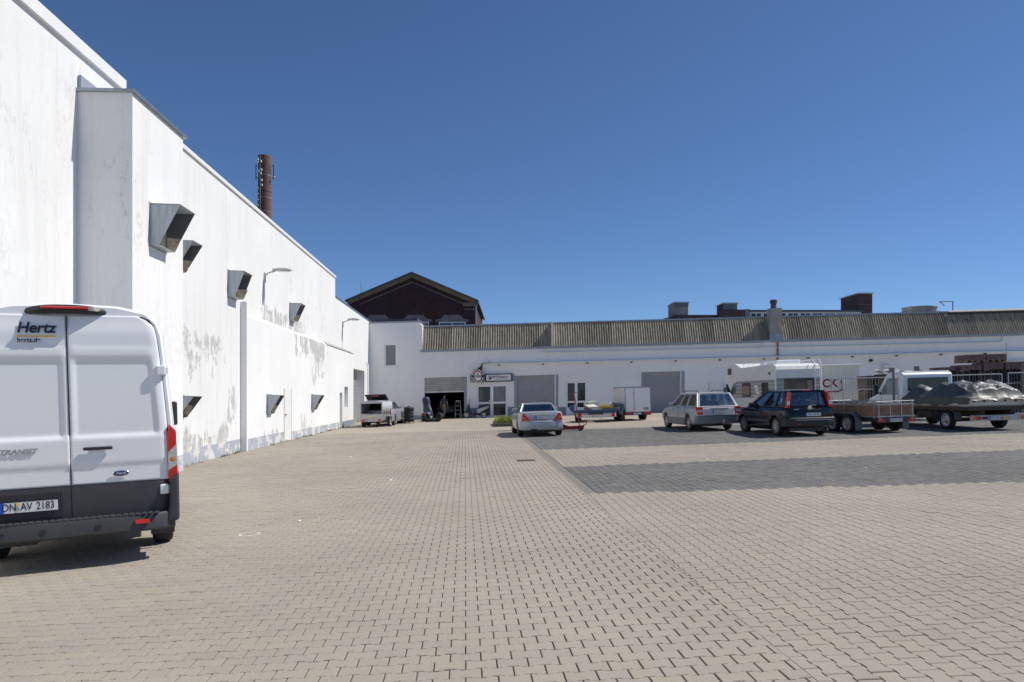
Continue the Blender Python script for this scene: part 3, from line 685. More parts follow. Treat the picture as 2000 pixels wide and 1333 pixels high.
for k, (ax, az) in enumerate([(-.55, 35.9), (-.6, 35.5), (-.4, 34.2), (-.6, 33.5), (-.1, 35.6), (-.05, 34.4), (-.15, 33.9), (0, 32.9), (.0, 32.2)]): MB().box(ax-.10, ax+.10, -1.3, -1.08, az-.16, az+.16).build('antenna', 'coping_white', CH, bevel=.04)
for ax, ay in ((-1.25, 0), (1.3, 0)): MB().tube([(ax, ay, 33.3), (ax, ay, 35.5)], .06, 6).tube([(ax*.8, ay, 33.6), (ax, ay, 33.6)], .05, 6).tube([(ax*.8, ay, 35.3), (ax, ay, 35.3)], .05, 6).build('antenna_mast', 'dark_metal', CH)
MB().lathe([(0, -.1), (.14, -.05), (.14, .06), (0, .1)], (1.42, -.1, 33.7), 'z', 10).build('antenna', 'coping_white', CH)
MB().tube([(-.25, -1.16, 20), (-.25, -1.07, 36.4)], .05, 6).build('cable', 'zinc', CH)
FB = thing('factory_roofscape', 'distant brick factory with clerestory windows, towers behind the workshop roof', 'building', (0, 85, 0), tilt=False)
def far(u, v): return (u-1000)*85/1400, 1.7+(777-v)*85/1400
def fbox(name, m, u0, u1, v0, v1, d0=0, d1=5, parent=None, ext=0):
    x0, z1 = far(u0, v0); x1, z0 = far(u1, v1); return bx(name, m, parent or FB, x0, x1, d0, d1, z0-ext, z1)
fbox('wall', 'brick_works', 1300, 1880, 621, 660, 0, 12, ext=8)
t = fbox('stair_tower', 'concrete', 1319, 1346, 591, 622, .5, 3.9); fbox('panel', 'render_grey', 1319, 1346, 590.8, 598, .3, .49, t); fbox('roof_slab', 'coping_white', 1317, 1348, 589, 590.8, .2, 4.1, t)
fbox('brick_wall', 'brick_works', 1318, 1402, 615, 622, .2, 6)
t = fbox('stair_tower', 'brick_works', 1415, 1441, 593, 622, .5, 3.2); fbox('panel', 'render_grey', 1415, 1441.5, 592.6, 608, .3, .49, t); fbox('roof_slab', 'coping_white', 1413, 1444, 590.5, 592.5, .2, 3.4, t)
fbox('brick_wall', 'brick_works', 1402, 1453, 606, 623, -.5, .3); fbox('brick_pier', 'concrete', 1453, 1463, 605, 623, -.4, 1)
t = fbox('clerestory', 'white_frame', 1463, 1682, 609.5, 625, 0, 4); fbox('roof_slab', 'slate', 1460, 1686, 606.5, 609.5, -.4, 4.4, t)
for k in range(9):
    u = 1468+k*24
    for q in (0, 10): fbox('pane', 'window_dark', u+q, u+q+8, 613, 620, -.03, .02, t)
t = fbox('lift_tower', 'brick_works', 1680, 1708, 573, 622, .5, 5); fbox('roof_slab', 'coping_white', 1678, 1710, 571, 573, .3, 5.2, t); fbox('string_course', 'brick_pale', 1680, 1708, 593, 594.3, .44, .5, t)
fbox('brick_wall', 'brick_works', 1706, 1790, 612.5, 623, .2, 6); fbox('coping', 'coping_white', 1706, 1790, 611.5, 612.5, .1, 6)
tx, tz = far(1819, 596); MB().lathe([(1.9, tz-3), (1.9, tz-.15), (1.95, tz-.15), (1.95, tz), (0, tz+.05)], (tx, 2.5, 0), 'z', 32).build('water_tank', 'concrete', FB, smooth=40)
fbox('flat_roof', 'slate', 1850, 1902, 609, 614, .2, 6)
ax, az = far(1871, 587); bx0 = MB().tube([(ax, 1, az-2.5), (ax, 1, az)], .05, 6).tube([(ax, 1, az), (ax-1.6, 1, az-.03)], .06, 6).tube([(ax-1.6, 1, az-.03), (ax-1.0, 1, az-.5)], .04, 6).build('aerial', 'dark_metal', FB)
# ------------------------------------------------------------------ wheels, plates, generic cars
def wheel(parent, x, y, r, w, side, rim='alloy', spokes=7, cap=False):
    o = bpy.data.objects.new('wheel', None); COL.objects.link(o); o.parent = parent; o.location = (x, y, r)
    h = w/2; rr = r*.66
    MB().lathe([(rr, -h*.8), (r*.86, -h), (r*.965, -h*.82), (r, -h*.55), (r, h*.55), (r*.965, h*.82), (r*.86, h), (rr, h*.8)], axis='x', n=28).build('tyre', 'rubber', o, smooth=50)
    b = MB().lathe([(rr+.004, -h*.78), (rr+.004, h*.78), (rr*.93, h*.80), (rr*.90, h*.55)], axis='x', n=28)
    if spokes:
        for k in range(spokes):
            a = 2*math.pi*k/spokes; c, s_ = math.cos(a), math.sin(a)
            b.bar((h*.62, c*rr*.12, s_*rr*.12), (h*.66, c*rr*.95, s_*rr*.95), rr*.20, .03, up=(1, 0, 0))
        b.lathe([(0, h*.74), (rr*.22, h*.72), (rr*.25, h*.5)], axis='x', n=14)
    else:
        b.lathe([(0, h*.62), (rr*.3, h*.62), (rr*.42, h*.5), (rr*.75, h*.42), (rr*.92, h*.62)], axis='x', n=22)
    q = b.build('rim', rim, o, smooth=35)
    MB().lathe([(0, h*.30), (rr*.95, h*.30)], axis='x', n=22).build('brake_disc', 'dark_metal', o)
    if side < 0: o.rotation_euler = (0, 0, math.pi)
    return o
def plate(parent, s, x, y, z, w=.52, h=.11, tilt=0., size=None, eu=True, sx=.82):
    p = MB().box(-w/2, w/2, 0, .008, -h/2, h/2).build('number_plate', 'plate_white', parent); p.location = (x, y, z); p.rotation_euler = (tilt, 0, 0)
    f = MB(); e = .005
    f.box(-w/2-e, w/2+e, -.002, .006, h/2, h/2+e); f.box(-w/2-e, w/2+e, -.002, .006, -h/2-e, -h/2)
    f.build('plate_frame', 'ink_black', p)
    if eu: MB().box(-w/2, -w/2+.045*w/.52, -.002, .002, -h/2, h/2).build('country_band', 'plate_blue', p)
    text('plate_text', s, size or h*.98, 'ink_black', p, (.022*w/.52, -.002, 0), ext=.0008, sx=sx)
    return p
def smooth_sections(secs, sub=3):
    """Catmull-Rom between stations so body lines flow"""
    S = np.array(secs, float); out = []
    for i in range(len(S)-1):
        p0, p1, p2, p3 = S[max(i-1, 0)], S[i], S[i+1], S[min(i+2, len(S)-1)]
        for k in range(sub):
            t = k/sub; q = .5*((2*p1)+(-p0+p2)*t+(2*p0-5*p1+4*p2-p3)*t*t+(-p0+3*p1-3*p2+p3)*t**3); q[0] = p1[0]+(p2[0]-p1[0])*t; out.append(q)
    out.append(S[-1]); return out
def car(name, label, loc, rz, sp, group=None):
    """sp: stations (y, z_bottom, z_shoulder, half width, crown), cabin corners, lights; y=0 rear axle, +y forward"""
    root = thing(name, label, 'car', loc, rz, group=group); pm = sp['paint']
    rings = []
    for (y, zb, zt, w, cr) in smooth_sections(sp['body']):
        zm = zb+(zt-zb)*.52; half = [(0, zb), (w*.86, zb), (w*.955, zb+.05), (w*.99, zb+(zm-zb)*.5), (w, zm), (w*.992, zt-.16), (w*.97, zt-.06), (w*.925, zt-.012), (w*.84, zt+cr*.25), (w*.5, zt+cr*.8), (0, zt+cr)]
        rings.append([(x, y, z) for x, z in half]+[(-x, y, z) for x, z in half[-2:0:-1]])
    me = MB().loft(rings).mesh('body')
    cut = []
    for wy in (0, sp['wb']):
        for s in (-1, 1): cut.append(MB().lathe([(0, -.5), (sp['arch'], -.5), (sp['arch'], .5), (0, .5)], (s*(sp['track']+.27), wy, sp['wr']+.015), 'x', 36).mesh('c'))
    me = boolean(me, cut); body = finish(me, 'body', pm, root, smooth=32)
    # cabin: ring at the belt, ring at the roof; every face a frame around its pane
    (br, bf, bw, bz), (tr, tf, tw, tz) = sp['belt'], sp['roof']     # y rear, y front, half width, z
    bzr = sp.get('belt_rear_z', bz); bwr = sp.get('belt_rear_w', bw); twr = sp.get('roof_rear_w', tw)
    cab = MB(); panes = []
    def quad_frame(A, B, C_, D, m=(.05, .05, .06, .05), split=None, out=None, pn='window'):
        """A,B bottom, C_,D top (A-B-C_-D loop); margins l,r,b,t as fractions; splits along the length"""
        A, B, C_, D = map(Vector, (A, B, C_, D))
        def P(u, v): return (A*(1-u)+B*u)*(1-v)+(D*(1-u)+C_*u)*v
        sp_ = [(m[0], 1-m[1])] if not split else split
        us = [0]; 
        for (a, c) in sp_: us += [a, c]
        us.append(1)
        v0, v1 = m[2], 1-m[3]
        def q(u0, u1, w0, w1): cab.add([P(u0, w0), P(u1, w0), P(u1, w1), P(u0, w1)], [(0, 1, 2, 3)])
        q(0, 1, 0, v0); q(0, 1, v1, 1)
        for i in range(0, len(us), 2): q(us[i], us[i+1], v0, v1)
        for (a, c) in sp_: panes.append((pn, [P(a, v0), P(c, v0), P(c, v1), P(a, v1)]))
    for s in (-1, 1):
        quad_frame((s*bwr, br, bzr), (s*bw, bf, bz), (s*tw, tf, tz), (s*twr, tr, tz), sp['side_m'], sp['side_split'])
    quad_frame((-bwr, br, bzr), (bwr, br, bzr), (twr, tr, tz), (-twr, tr, tz), sp['rear_m'], None, pn='rear_window')
    quad_frame((-bw, bf, bz), (bw, bf, bz), (tw, tf, tz), (-tw, tf, tz), (.06, .06, .04, .04), None, pn='windscreen')
    cr = sp.get('crown', .05)
    cabo = cab.build('pillars', pm, root, raw=True, solid=.028)
    def rf(u, v):
        y = tr-.015+(tf-tr+.03)*v; w = (twr+(tw-twr)*v)*1.005; x = (2*u-1)*w
        return (x, y, tz-.015+cr*(1-(2*u-1)**4)*(1-.55*(2*v-1)**2))
    MB().grid(rf, 14, 10).build('roof', pm, root, smooth=50, solid=.02)
    gm = sp.get('glass', 'car_glass')
    for pn, pts in panes:
        c = sum(pts, Vector())/4; n = (pts[1]-pts[0]).cross(pts[3]-pts[0]).normalized()
        pts = [c+(p-c)*1.02 for p in pts]
        MB().add(pts, [(0, 1, 2, 3)]).build(pn, gm, root, solid=.006)
    # seats and floor inside
    inner = MB().box(-bw*.9, bw*.9, br+.05, bf, bz-.05, bz-.02).build('interior_floor', 'seat_dark', root)
    for yy in sp.get('seats', ()):
        for xx in (-.36, .36):
            st = MB().box(xx-.22, xx+.22, yy-.07, yy+.07, bz-.05, bz+(tz-bz)*.42).build('seat', 'seat_dark', root, bevel=.05); MB().box(xx-.12, xx+.12, yy-.05, yy+.04, bz+(tz-bz)*.47, bz+(tz-bz)*.80).build('headrest', 'seat_dark', st, bevel=.04)
    # wheels
    for wy in (0, sp['wb']):
        for s in (-1, 1): wheel(root, s*(sp['track']), wy, sp['wr'], sp.get('ww', .2), s, spokes=sp.get('spokes', 7))
    # mirrors
    for s in (-1, 1):
        mm = MB().box(-.02, .17, -.05, .05, -.06, .07).build('mirror', sp.get('mirror', pm), root, bevel=.025); mm.location = (s*(bw+.02) if s > 0 else -bw-.17, sp['mirror_y'], bz+.08)
    # underbody
    MB().box(-sp['track']+.15, sp['track']-.15, -.5, sp['wb']+.3, .17, .34).build('underbody', 'dark_metal', root)
    MB().tube([(-.6, -.02, sp['wr']), (.6, -.02, sp['wr'])], .06, 8).build('rear_axle', 'dark_metal', root)
    return root
def seam(root, pts, r=.006, m='ink_black', name='panel_gap'):
    return MB().tube(pts, r, 4).build(name, m, root)
def lamp_poly(root, name, pts, y0, y1, m, bevel=.01): return MB().prism(pts, y0, y1, 'y').build(name, m, root, bevel=bevel)
# --- silver roadster with hard top
sp = dict(paint='paint_silver', wb=2.4, track=.735, wr=.305, arch=.345, ww=.22, spokes=6,
    body=[(-.80, .34, .80, .66, .03), (-.76, .28, .88, .76, .035), (-.66, .24, .915, .815, .035), (-.35, .21, .93, .852, .03), (0, .2, .915, .857, .03), (.5, .19, .89, .855, .02), (1.2, .19, .87, .85, .02), (1.7, .2, .87, .85, .05), (2.3, .2, .82, .85, .05), (2.8, .22, .74, .80, .04), (3.05, .26, .66, .70, .03), (3.15, .32, .56, .55, .02)],
    belt=(-.02, 1.62, .73, .90), roof=(.34, 1.02, .56, 1.235), belt_rear_w=.70, belt_rear_z=.935, roof_rear_w=.56, side_m=(.12, .1, .06, .1), side_split=[(.16, .86)], rear_m=(.05, .05, .05, .10),
    mirror_y=1.25, seats=(.55,), crown=.045)
slk = car('silver_roadster', 'silver two-seat hardtop roadster parked by the grass planter', on(1.06, 27.6), R(5.0), sp)
bmp = MB(); 
def bumper(root, w, y, z0, z1, d, m, name='rear_bumper', bow=.10, n=10, lip=.03):
    rings = []
    for k in range(n+1):
        t = -1+2*k/n; x = t*w; yy = y+bow*abs(t)**3.2
        rings.append([(x, yy+d, z0+.01), (x, yy+.02, z0), (x, yy-.004, z0+.05), (x, yy, (z0+z1)/2), (x, yy+.01, z1-lip), (x, yy+.05, z1), (x, yy+d, z1)])
    return MB().loft(rings).build(name, m, root, smooth=40)
bp = bumper(slk, .80, -.90, .27, .60, .3, 'paint_silver', bow=.16)
bx('exhaust_opening', 'plastic_black', bp, -.42, -.20, -.90, -.7, .245, .30, bevel=.01)
for s in (-1, 1):
    lo = lamp_poly(slk, 'tail_light', [(s*.775, .62), (s*.44, .62), (s*.64, .88), (s*.715, .885)], -.835, -.66, 'lens_red'); MB().prism([(s*.74, .68), (s*.60, .68), (s*.64, .74), (s*.73, .74)], -.842, -.835, 'y').build('reversing_lens', 'lens_orange', lo)
plate(slk, 'HS DT 49', 0, -.838, .735, .46, .105, tilt=0)
bx('plate_trim', 'chrome', slk, -.30, .30, -.84, -.79, .80, .815); bx('brake_light', 'lens_red', slk, -.16, .16, -.60, -.56, .955, .975)
MB().lathe([(0, 0), (.035, 0), (.035, .01), (0, .012)], (0, -.815, .87), 'y', 12).build('badge', 'chrome', slk)
seam(slk, [(-.62, -.745, .90), (-.45, -.80, .64), (.45, -.80, .64), (.62, -.745, .90)])
# --- silver estate
sp = dict(paint='paint_silver_warm', wb=2.8, track=.745, wr=.315, arch=.355, spokes=8,
    body=[(-1.08, .42, .84, .76, .0), (-1.05, .34, .90, .82, .0), (-.95, .28, .92, .85, .0), (-.5, .22, .93, .87, .0), (0, .2, .93, .872, .0), (1.2, .19, .93, .87, .0), (2.0, .19, .93, .87, .02), (2.4, .2, .90, .865, .05), (3.0, .2, .84, .85, .06), (3.45, .24, .76, .80, .05), (3.62, .3, .66, .74, .02)],
    belt=(-1.00, 2.22, .80, .935), roof=(-.62, 1.35, .63, 1.455), belt_rear_w=.80, roof_rear_w=.64, side_m=(.06, .06, .05, .10), side_split=[(.05, .34), (.385, .62), (.66, .93)], rear_m=(.065, .065, .07, .08),
    mirror_y=1.85, seats=(.35, 1.35), crown=.05)
est = car('silver_estate', 'older silver estate car with roof rails and towbar', on(7.78, 28.3), R(5.5), sp)
bp = bumper(est, .855, -1.2, .30, .60, .35, 'cladding_grey', bow=.09)
bx('bumper_strip', 'chrome', bp, -.74, .74, -1.195, -1.1, .595, .62, bevel=.008)
for s in (-1, 1):
    a, c = sorted((s*.64, s*.845)); lo = MB().box(a, c, -1.1, -.86, .64, .93).build('tail_light', 'lens_red', est, bevel=.015); MB().box(a+.006, c-.006, -1.106, -.9, .735, .83).build('reversing_lens', 'lens_clear', lo)
    for yy in (.75, 1.65): MB().box(s*.872-.015, s*.872+.015, yy, yy+.16, .80, .83).build('door_handle', 'dark_metal', est, bevel=.008)
    MB().box(s*.868-.012, s*.868+.012, .37, 2.42, .22, .50).build('side_cladding', 'cladding_grey', est, bevel=.008)
    MB().tube([(s*.57, -.5, 1.47), (s*.57, -.42, 1.545), (s*.57, 1.0, 1.555), (s*.57, 1.15, 1.49)], .016, 6).build('roof_rail', 'dark_metal', est, smooth=40)
plate(est, 'VIE DW 21', 0, -1.115, .745, .52, .11); bx('handle_trim', 'chrome', est, -.37, .37, -1.12, -1.07, .845, .872, bevel=.006)
MB().tube([(.1, -.9, .30), (.1, -1.22, .28), (.1, -1.30, .33), (.1, -1.30, .40)], .022, 8).lathe([(0, -.03), (.028, -.015), (.028, .015), (0, .03)], (.1, -1.3, .42), 'z', 10).build('tow_hitch', 'steel', est, smooth=50)
MB().tube([(-.05, -1.03, .97), (.28, -1.0, 1.02)], .01, 5).build('wiper', 'ink_black', est)
seam(est, [(-.87, 1.12, .93), (-.875, 1.12, .5)]); seam(est, [(-.872, .25, .93), (-.878, .22, .55)]); seam(est, [(-.64, -1.095, .62), (-.64, -1.07, .93)]); seam(est, [(.64, -1.095, .62), (.64, -1.07, .93)])
# --- black high hatchback
sp = dict(paint='paint_black', wb=2.49, track=.745, wr=.315, arch=.36, spokes=9,
    body=[(-.72, .44, .90, .74, .0), (-.69, .36, .94, .82, .0), (-.6, .30, .95, .845, .0), (-.3, .24, .955, .86, .0), (0, .22, .955, .864, .0), (1.2, .21, .95, .86, .0), (1.9, .21, .95, .86, .02), (2.3, .22, .94, .86, .06), (2.8, .23, .86, .84, .08), (3.1, .27, .74, .77, .05), (3.25, .33, .62, .66, .02)],
    belt=(-.64, 2.15, .79, .955), roof=(-.46, .95, .62, 1.49), belt_rear_w=.78, roof_rear_w=.66, side_m=(.05, .08, .05, .10), side_split=[(.09, .24), (.29, .56), (.61, .90)], rear_m=(.12, .12, .08, .12),
    mirror_y=1.65, seats=(.35, 1.2), crown=.06, mirror='plastic_black')
fus = car('black_hatchback', 'glossy black high-roofed hatchback with tall red tail lights', on(9.62, 24.0), R(6.0), sp)
bp = bumper(fus, .845, -.84, .33, .62, .3, 'plastic_black', bow=.12)
bx('reflector', 'lens_red', bp, -.50, -.34, -.845, -.78, .40, .43, bevel=.005)
bx('bumper_line', 'cladding_grey', bp, -.55, .70, -.85, -.80, .52, .545, bevel=.006)
for s in (-1, 1):
    lo = lamp_poly(fus, 'tail_light', [(s*.80, .94), (s*.665, .94), (s*.60, 1.43), (s*.68, 1.47)], -.70, -.57, 'lens_red')
    MB().prism([(s*.765, 1.03), (s*.675, 1.03), (s*.657, 1.16), (s*.75, 1.16)], -.708, -.702, 'y').build('reversing_lens', 'lens_clear', lo)
    MB().box(s*.866-.012, s*.866+.012, .4, 2.1, .45, .54).build('rub_strip', 'plastic_dark', fus, bevel=.008)
plate(fus, 'KK LD 79', .1, -.745, .71, .52, .11)
bx('handle_recess', 'plastic_dark', fus, -.10, .38, -.735, -.70, .83, .90, bevel=.015); bx('brake_light', 'lens_red', fus, -.12, .16, -.50, -.42, 1.48, 1.505, bevel=.01)
MB().lathe([(0, 0), (.07, 0), (.07, .008), (0, .01)], (0, -.735, .925), 'y', 16).build('badge', 'chrome', fus); bx('model_badge', 'steel', fus, -.56, -.38, -.735, -.72, .875, .893)
MB().tube([(.0, -.665, .99), (.42, -.645, 1.02)], .011, 5).build('wiper', 'ink_black', fus)
seam(fus, [(-.864, 1.02, .95), (-.868, 1.02, .42)], m='plastic_dark'); seam(fus, [(-.862, .12, .95), (-.868, .30, .6)], m='plastic_dark')
# --- silver estate by the far wall with its tailgate up
sp = dict(paint='paint_silver', wb=2.72, track=.74, wr=.31, arch=.35, spokes=7,
    body=[(-.98, .40, .86, .74, .0), (-.95, .32, .92, .81, .0), (-.85, .26, .94, .845, .0), (-.4, .21, .95, .865, .0), (0, .2, .945, .868, .0), (1.2, .19, .94, .865, .0), (2.0, .19, .94, .86, .02), (2.5, .2, .90, .855, .06), (3.1, .22, .80, .82, .06), (3.45, .28, .66, .70, .03)],
    belt=(-.90, 2.3, .79, .945), roof=(-.6, 1.2, .61, 1.43), belt_rear_w=.79, roof_rear_w=.63, side_m=(.06, .08, .05, .12), side_split=[(.05, .26), (.30, .56), (.60, .90)], rear_m=(.06, .06, .0, .05),
    mirror_y=1.8, seats=(.4, 1.3), crown=.05, glass='car_glass_dark')
cw = car('silver_estate', 'silver estate car with its tailgate open behind the small covered trailer', on(-7.72, 42.3), R(-1), sp)
bumper(cw, .84, -1.10, .28, .60, .3, 'paint_silver', bow=.10)
for s in (-1, 1): lo = lamp_poly(cw, 'tail_light', [(s*.80, .66), (s*.62, .66), (s*.66, .92), (s*.79, .92)], -1.02, -.8, 'lens_red'); MB().prism([(s*.76, .74), (s*.66, .74), (s*.67, .80), (s*.76, .80)], -1.026, -1.02, 'y').build('reversing_lens', 'lens_clear', lo)
tg = MB().add([(-.62, -.62, 1.47), (.62, -.62, 1.47), (.60, -1.45, 1.78), (-.60, -1.45, 1.78)], [(0, 1, 2, 3)]).build('tailgate', 'paint_black', cw, solid=.06, bevel=.02)
bx('brake_light', 'lens_red', tg, -.2, .2, -1.47, -1.40, 1.72, 1.75)
for s in (-1, 1): MB().tube([(s*.6, -.8, 1.2), (s*.58, -1.1, 1.62)], .012, 5).build('gas_strut', 'dark_metal', cw)
# ------------------------------------------------------------------ the white delivery van in front
VH = R(26.3)
def zt(z): return z if z < 2.2 else 2.2+(z-2.2)*1.18
van = thing('white_delivery_van', 'tall white panel van in front left, seen from behind with closed doors', 'van', on(-5.22, 8.74), VH)
vs = [(0, .42), (.9, .42), (1.0, .48), (1.03, .7), (1.03, 1.25), (1.015, 1.6), (.975, 2.1), (.93, 2.5), (.88, 2.62), (.78, 2.70), (.5, 2.755), (0, 2.775)]
vs = [(x, zt(z)) for x, z in vs]
def vring(y, k=1., kz=1., dx=0.):
    h = [(x*k, .42+(z-.42)*kz) for x, z in vs]; return [(x, y, z) for x, z in h]+[(-x, y, z) for x, z in h[-2:0:-1]]
rings = [vring(-1.10, .965, .985), vring(-1.07, .985, .995), vring(-.95), vring(2.9), vring(3.4, .99, .98), vring(4.0, .97, .72), vring(4.45, .93, .48), vring(4.75, .86, .36), vring(4.85, .75, .28)]
me = MB().loft(rings).mesh('body')
cut = [MB().lathe([(0, -.5), (.42, -.5), (.42, .5), (0, .5)], (s*1.12, wy, .36), 'x', 40).mesh('c') for s in (-1, 1) for wy in (0, 3.75)]
vb = finish(boolean(me, cut), 'body', 'paint_white', van, smooth=30)
def halfw(z):   # outline of the door opening
    return float(np.interp(z, [.5, .7, 1.25, 1.6, 2.1, zt(2.45), zt(2.56), zt(2.62), zt(2.66)], [.93, .955, .955, .94, .905, .865, .84, .79, .70]))
def van_door(s, name):
    z0, z1 = .90, zt(2.655); nz, nx = 90, 44
    def fn(u, v):
        z = z0+(z1-z0)*v; w = halfw(z); x0 = .004; u = u if s > 0 else 1-u; x = x0+(w-x0)*u
        def sm(a, b_, t): t = min(1, max(0, (t-a)/(b_-a))); return t*t*(3-2*t)
        # pressed blind window, ridge above it, swage line below
        px = sm(.045, .075, x)*(1-sm(w-.12, w-.085, x)); pz = sm(1.40, 1.44, z)*(1-sm(2.20, 2.27, z)); 
        d = -.013*px*pz
        d += .007*sm(2.27, 2.30, z)*(1-sm(2.36, 2.41, z))*sm(.0, .06, x)*(1-sm(w-.12, w-.03, x))
        d += .012*(1-sm(1.38, 1.46, z)) - .012*(1-sm(1.06, 1.14, z)); d += -.024*sm(.6, 1., (z-2.2)/.54)
        d += -.020*(max(0, (x-(w-.08))/.08))**2
        return (s*x, -1.135-d, z)
    b = MB().grid(fn, nx, nz); o = b.build(name, 'paint_white', van, smooth=60, solid=.028, raw=True)
    lower = MB(); 
    def fl(u, v):
        z = .535+(.895-.535)*v; w = halfw(z); x = .004+(w-.004)*u; k = max(0, (x-(w-.12))/.12)
        return (s*x, -1.150+.05*k*k-.008*math.sin(v*math.pi), z)
    lower.grid(fl, 20, 6).build('lower_trim', 'plastic_dark', o, smooth=60)
    for z in (2.13, .79):
        h = MB().box(s*.90-.045, s*.90+.045, -1.17, -1.06, z-.055, z+.055).build('hinge', 'paint_white', o, bevel=.012); MB().box(s*.945-.02, s*.945+.03, -1.155, -1.09, z-.035, z+.035).build('hinge_pin', 'paint_white', h, bevel=.008)
    return o
dl, drt = van_door(-1, 'rear_door'), van_door(1, 'rear_door')
zs_ = [.52, .7, 1.25, 1.6, 2.1]+[zt(q) for q in (2.45, 2.56, 2.62, 2.648)]; MB().prism([(halfw(z)+.006, z) for z in zs_]+[(-halfw(z)-.006, z) for z in zs_[::-1]], -1.106, -1.06, 'y').build('door_seal', 'plastic_black', van)
MB().box(-.0035, .0035, -1.139, -1.1, .54, zt(2.64)).build('door_gap', 'plastic_black', van)
hd = MB().box(.12, .40, -1.185, -1.160, 1.27, 1.305).build('door_handle', 'plastic_black', drt, bevel=.012)
MB().lathe([(.0, .0), (.07, 0), (.055, .008), (0, .010)], (.26, -1.156, 1.265), 'y', 24).build('handle_dish', 'paint_white', hd, smooth=50)
bd = MB(); bd.v = []; n = 28
bd.lathe([(0, -.012), (.85, -.010), (1., 0)], (0, 0, 0), 'y', n); bd.v = [(x*.085, y, z*.034) for x, y, z in bd.v]
o = bd.build('badge_rim', 'chrome', drt, smooth=50); o.location = (.47, -1.149, 1.0)
b2 = MB().lathe([(0, -.015), (.8, -.0135), (.86, -.010)], (0, 0, 0), 'y', n); b2.v = [(x*.085, y, z*.034) for x, y, z in b2.v]; b2.build('badge_field', 'badge_blue', o, smooth=50)
text('badge_script', 'Ford', .038, 'ink_white', o, (0, -.0165, .002), ext=.0005, shear=.3, sx=1.25)
text('lettering', 'Hertz', .158, 'ink_navy', dl, (-.275, -1.1425, 2.59), ext=.0012, shear=.22, bold=.004, sx=.92).rotation_euler = (R(86), 0, 0)
bx('underline', 'ink_yellow', dl, -.44, -.10, -1.146, -1.13, 2.498, 2.512); text('lettering', 'hertz.de', .062, 'ink_navy', dl, (-.44, -1.1580, 2.46), ext=.001, bold=.002, align='LEFT')
text('model_lettering', 'TRANSIT', .066, 'steel', dl, (-.63, -1.1580, 1.29), ext=.003, shear=.25, bold=.003, align='LEFT', sx=1.25)
pr = bx('plate_recess', 'plastic_black', dl, -.72, -.075, -1.163, -1.152, .575, .845, bevel=.02)
vp = plate(dl, 'DN', -.385, -1.178, .715, .52, .11, size=.112, sx=.74); vp.children[2].location.x = -.168
for s_, xx in (('AV', -.018), ('2183', .150)): text('plate_text', s_, .112, 'ink_black', vp, (xx, -.002, 0), ext=.0008, sx=.74)
for q, m in ((.028, 'ink_yellow'), (-.018, 'steel')): MB().lathe([(0, 0), (.017, 0), (.017, .003), (0, .003)], (-.478, -1.183, .717+q), 'y', 14).build('plate_seal', m, dl)
# bumper step
b = MB(); rings = []
for k in range(25):
    t = -1+2*k/24; x = t*1.0; yy = -1.30+.13*abs(t)**5
    rings.append([(x, -1.0, .36), (x, yy+.03, .355), (x, yy, .38), (x, yy, .52), (x, yy+.015, .545), (x, -1.0, .545)])
bpv = MB().loft(rings).build('rear_bumper', 'plastic_dark', van, smooth=40)
st = MB()
for k in range(27): xx = -.82+k*.062; st.box(xx, xx+.045, -1.29, -1.165, .545, .556)
st.build('step_tread', 'plastic_dark', bpv)
bx('reflector', 'lens_red', bpv, .60, .74, -1.306, -1.25, .445, .49, bevel=.005)
for xx in (-.62, -.25, .25): MB().lathe([(0, -.004), (.03, -.004), (.03, .02)], (xx, -1.30, .45), 'y', 16).build('parking_sensor', 'plastic_black', bpv)
for s in (-1, 1):
    MB().prism([(s*.90, .40), (s*1.045, .44), (s*1.05, .98), (s*.955, .90), (s*.945, .60)], -1.22, -.72, 'y').build('bumper_corner', 'plastic_dark', van, bevel=.03, seg=3)
    lo = MB().prism([(s*.945, .87), (s*1.04, .875), (s*1.035, 1.44), (s*.965, 1.52), (s*.94, 1.40)], -1.155, -.93, 'y').build('tail_light', 'lens_red', van, bevel=.012)
    MB().prism([(s*.943, .99), (s*1.042, 1.06), (s*1.040, 1.30), (s*.944, 1.20)], -1.160, -.94, 'y').build('reversing_lens', 'lens_clear', lo, bevel=.008)
    MB().lathe([(0, -.004), (.03, 0), (.03, .02)], (s*.99, -1.160, 1.12), 'y', 12).build('indicator_lens', 'lens_orange', lo)
    MB().box(s*1.03-.014, s*1.03+.014, .5, 3.2, .62, .80).build('side_trim', 'plastic_dark', van, bevel=.008)
    MB().prism([(-.47, .44), (.47, .44), (.47, .5), (.33, .74), (0, .82), (-.33, .74), (-.47, .5)], s*.99, s*1.042, 'x').build('arch_trim', 'plastic_dark', van) if False else None
    for wy in (0, 3.75):
        wheel(van, s*.87, wy, .345, .235, s, 'steel', spokes=0)
    MB().box(s*.87-.13, s*.87+.13, -.47, -.44, .18, .55).build('mudflap', 'plastic_black', van)
    mm = MB().box(-.06, .14, -.05, .05, 1.35, 1.75).build('mirror', 'plastic_black', van, bevel=.03); mm.location = (s*1.05-.04, 3.3, 0)
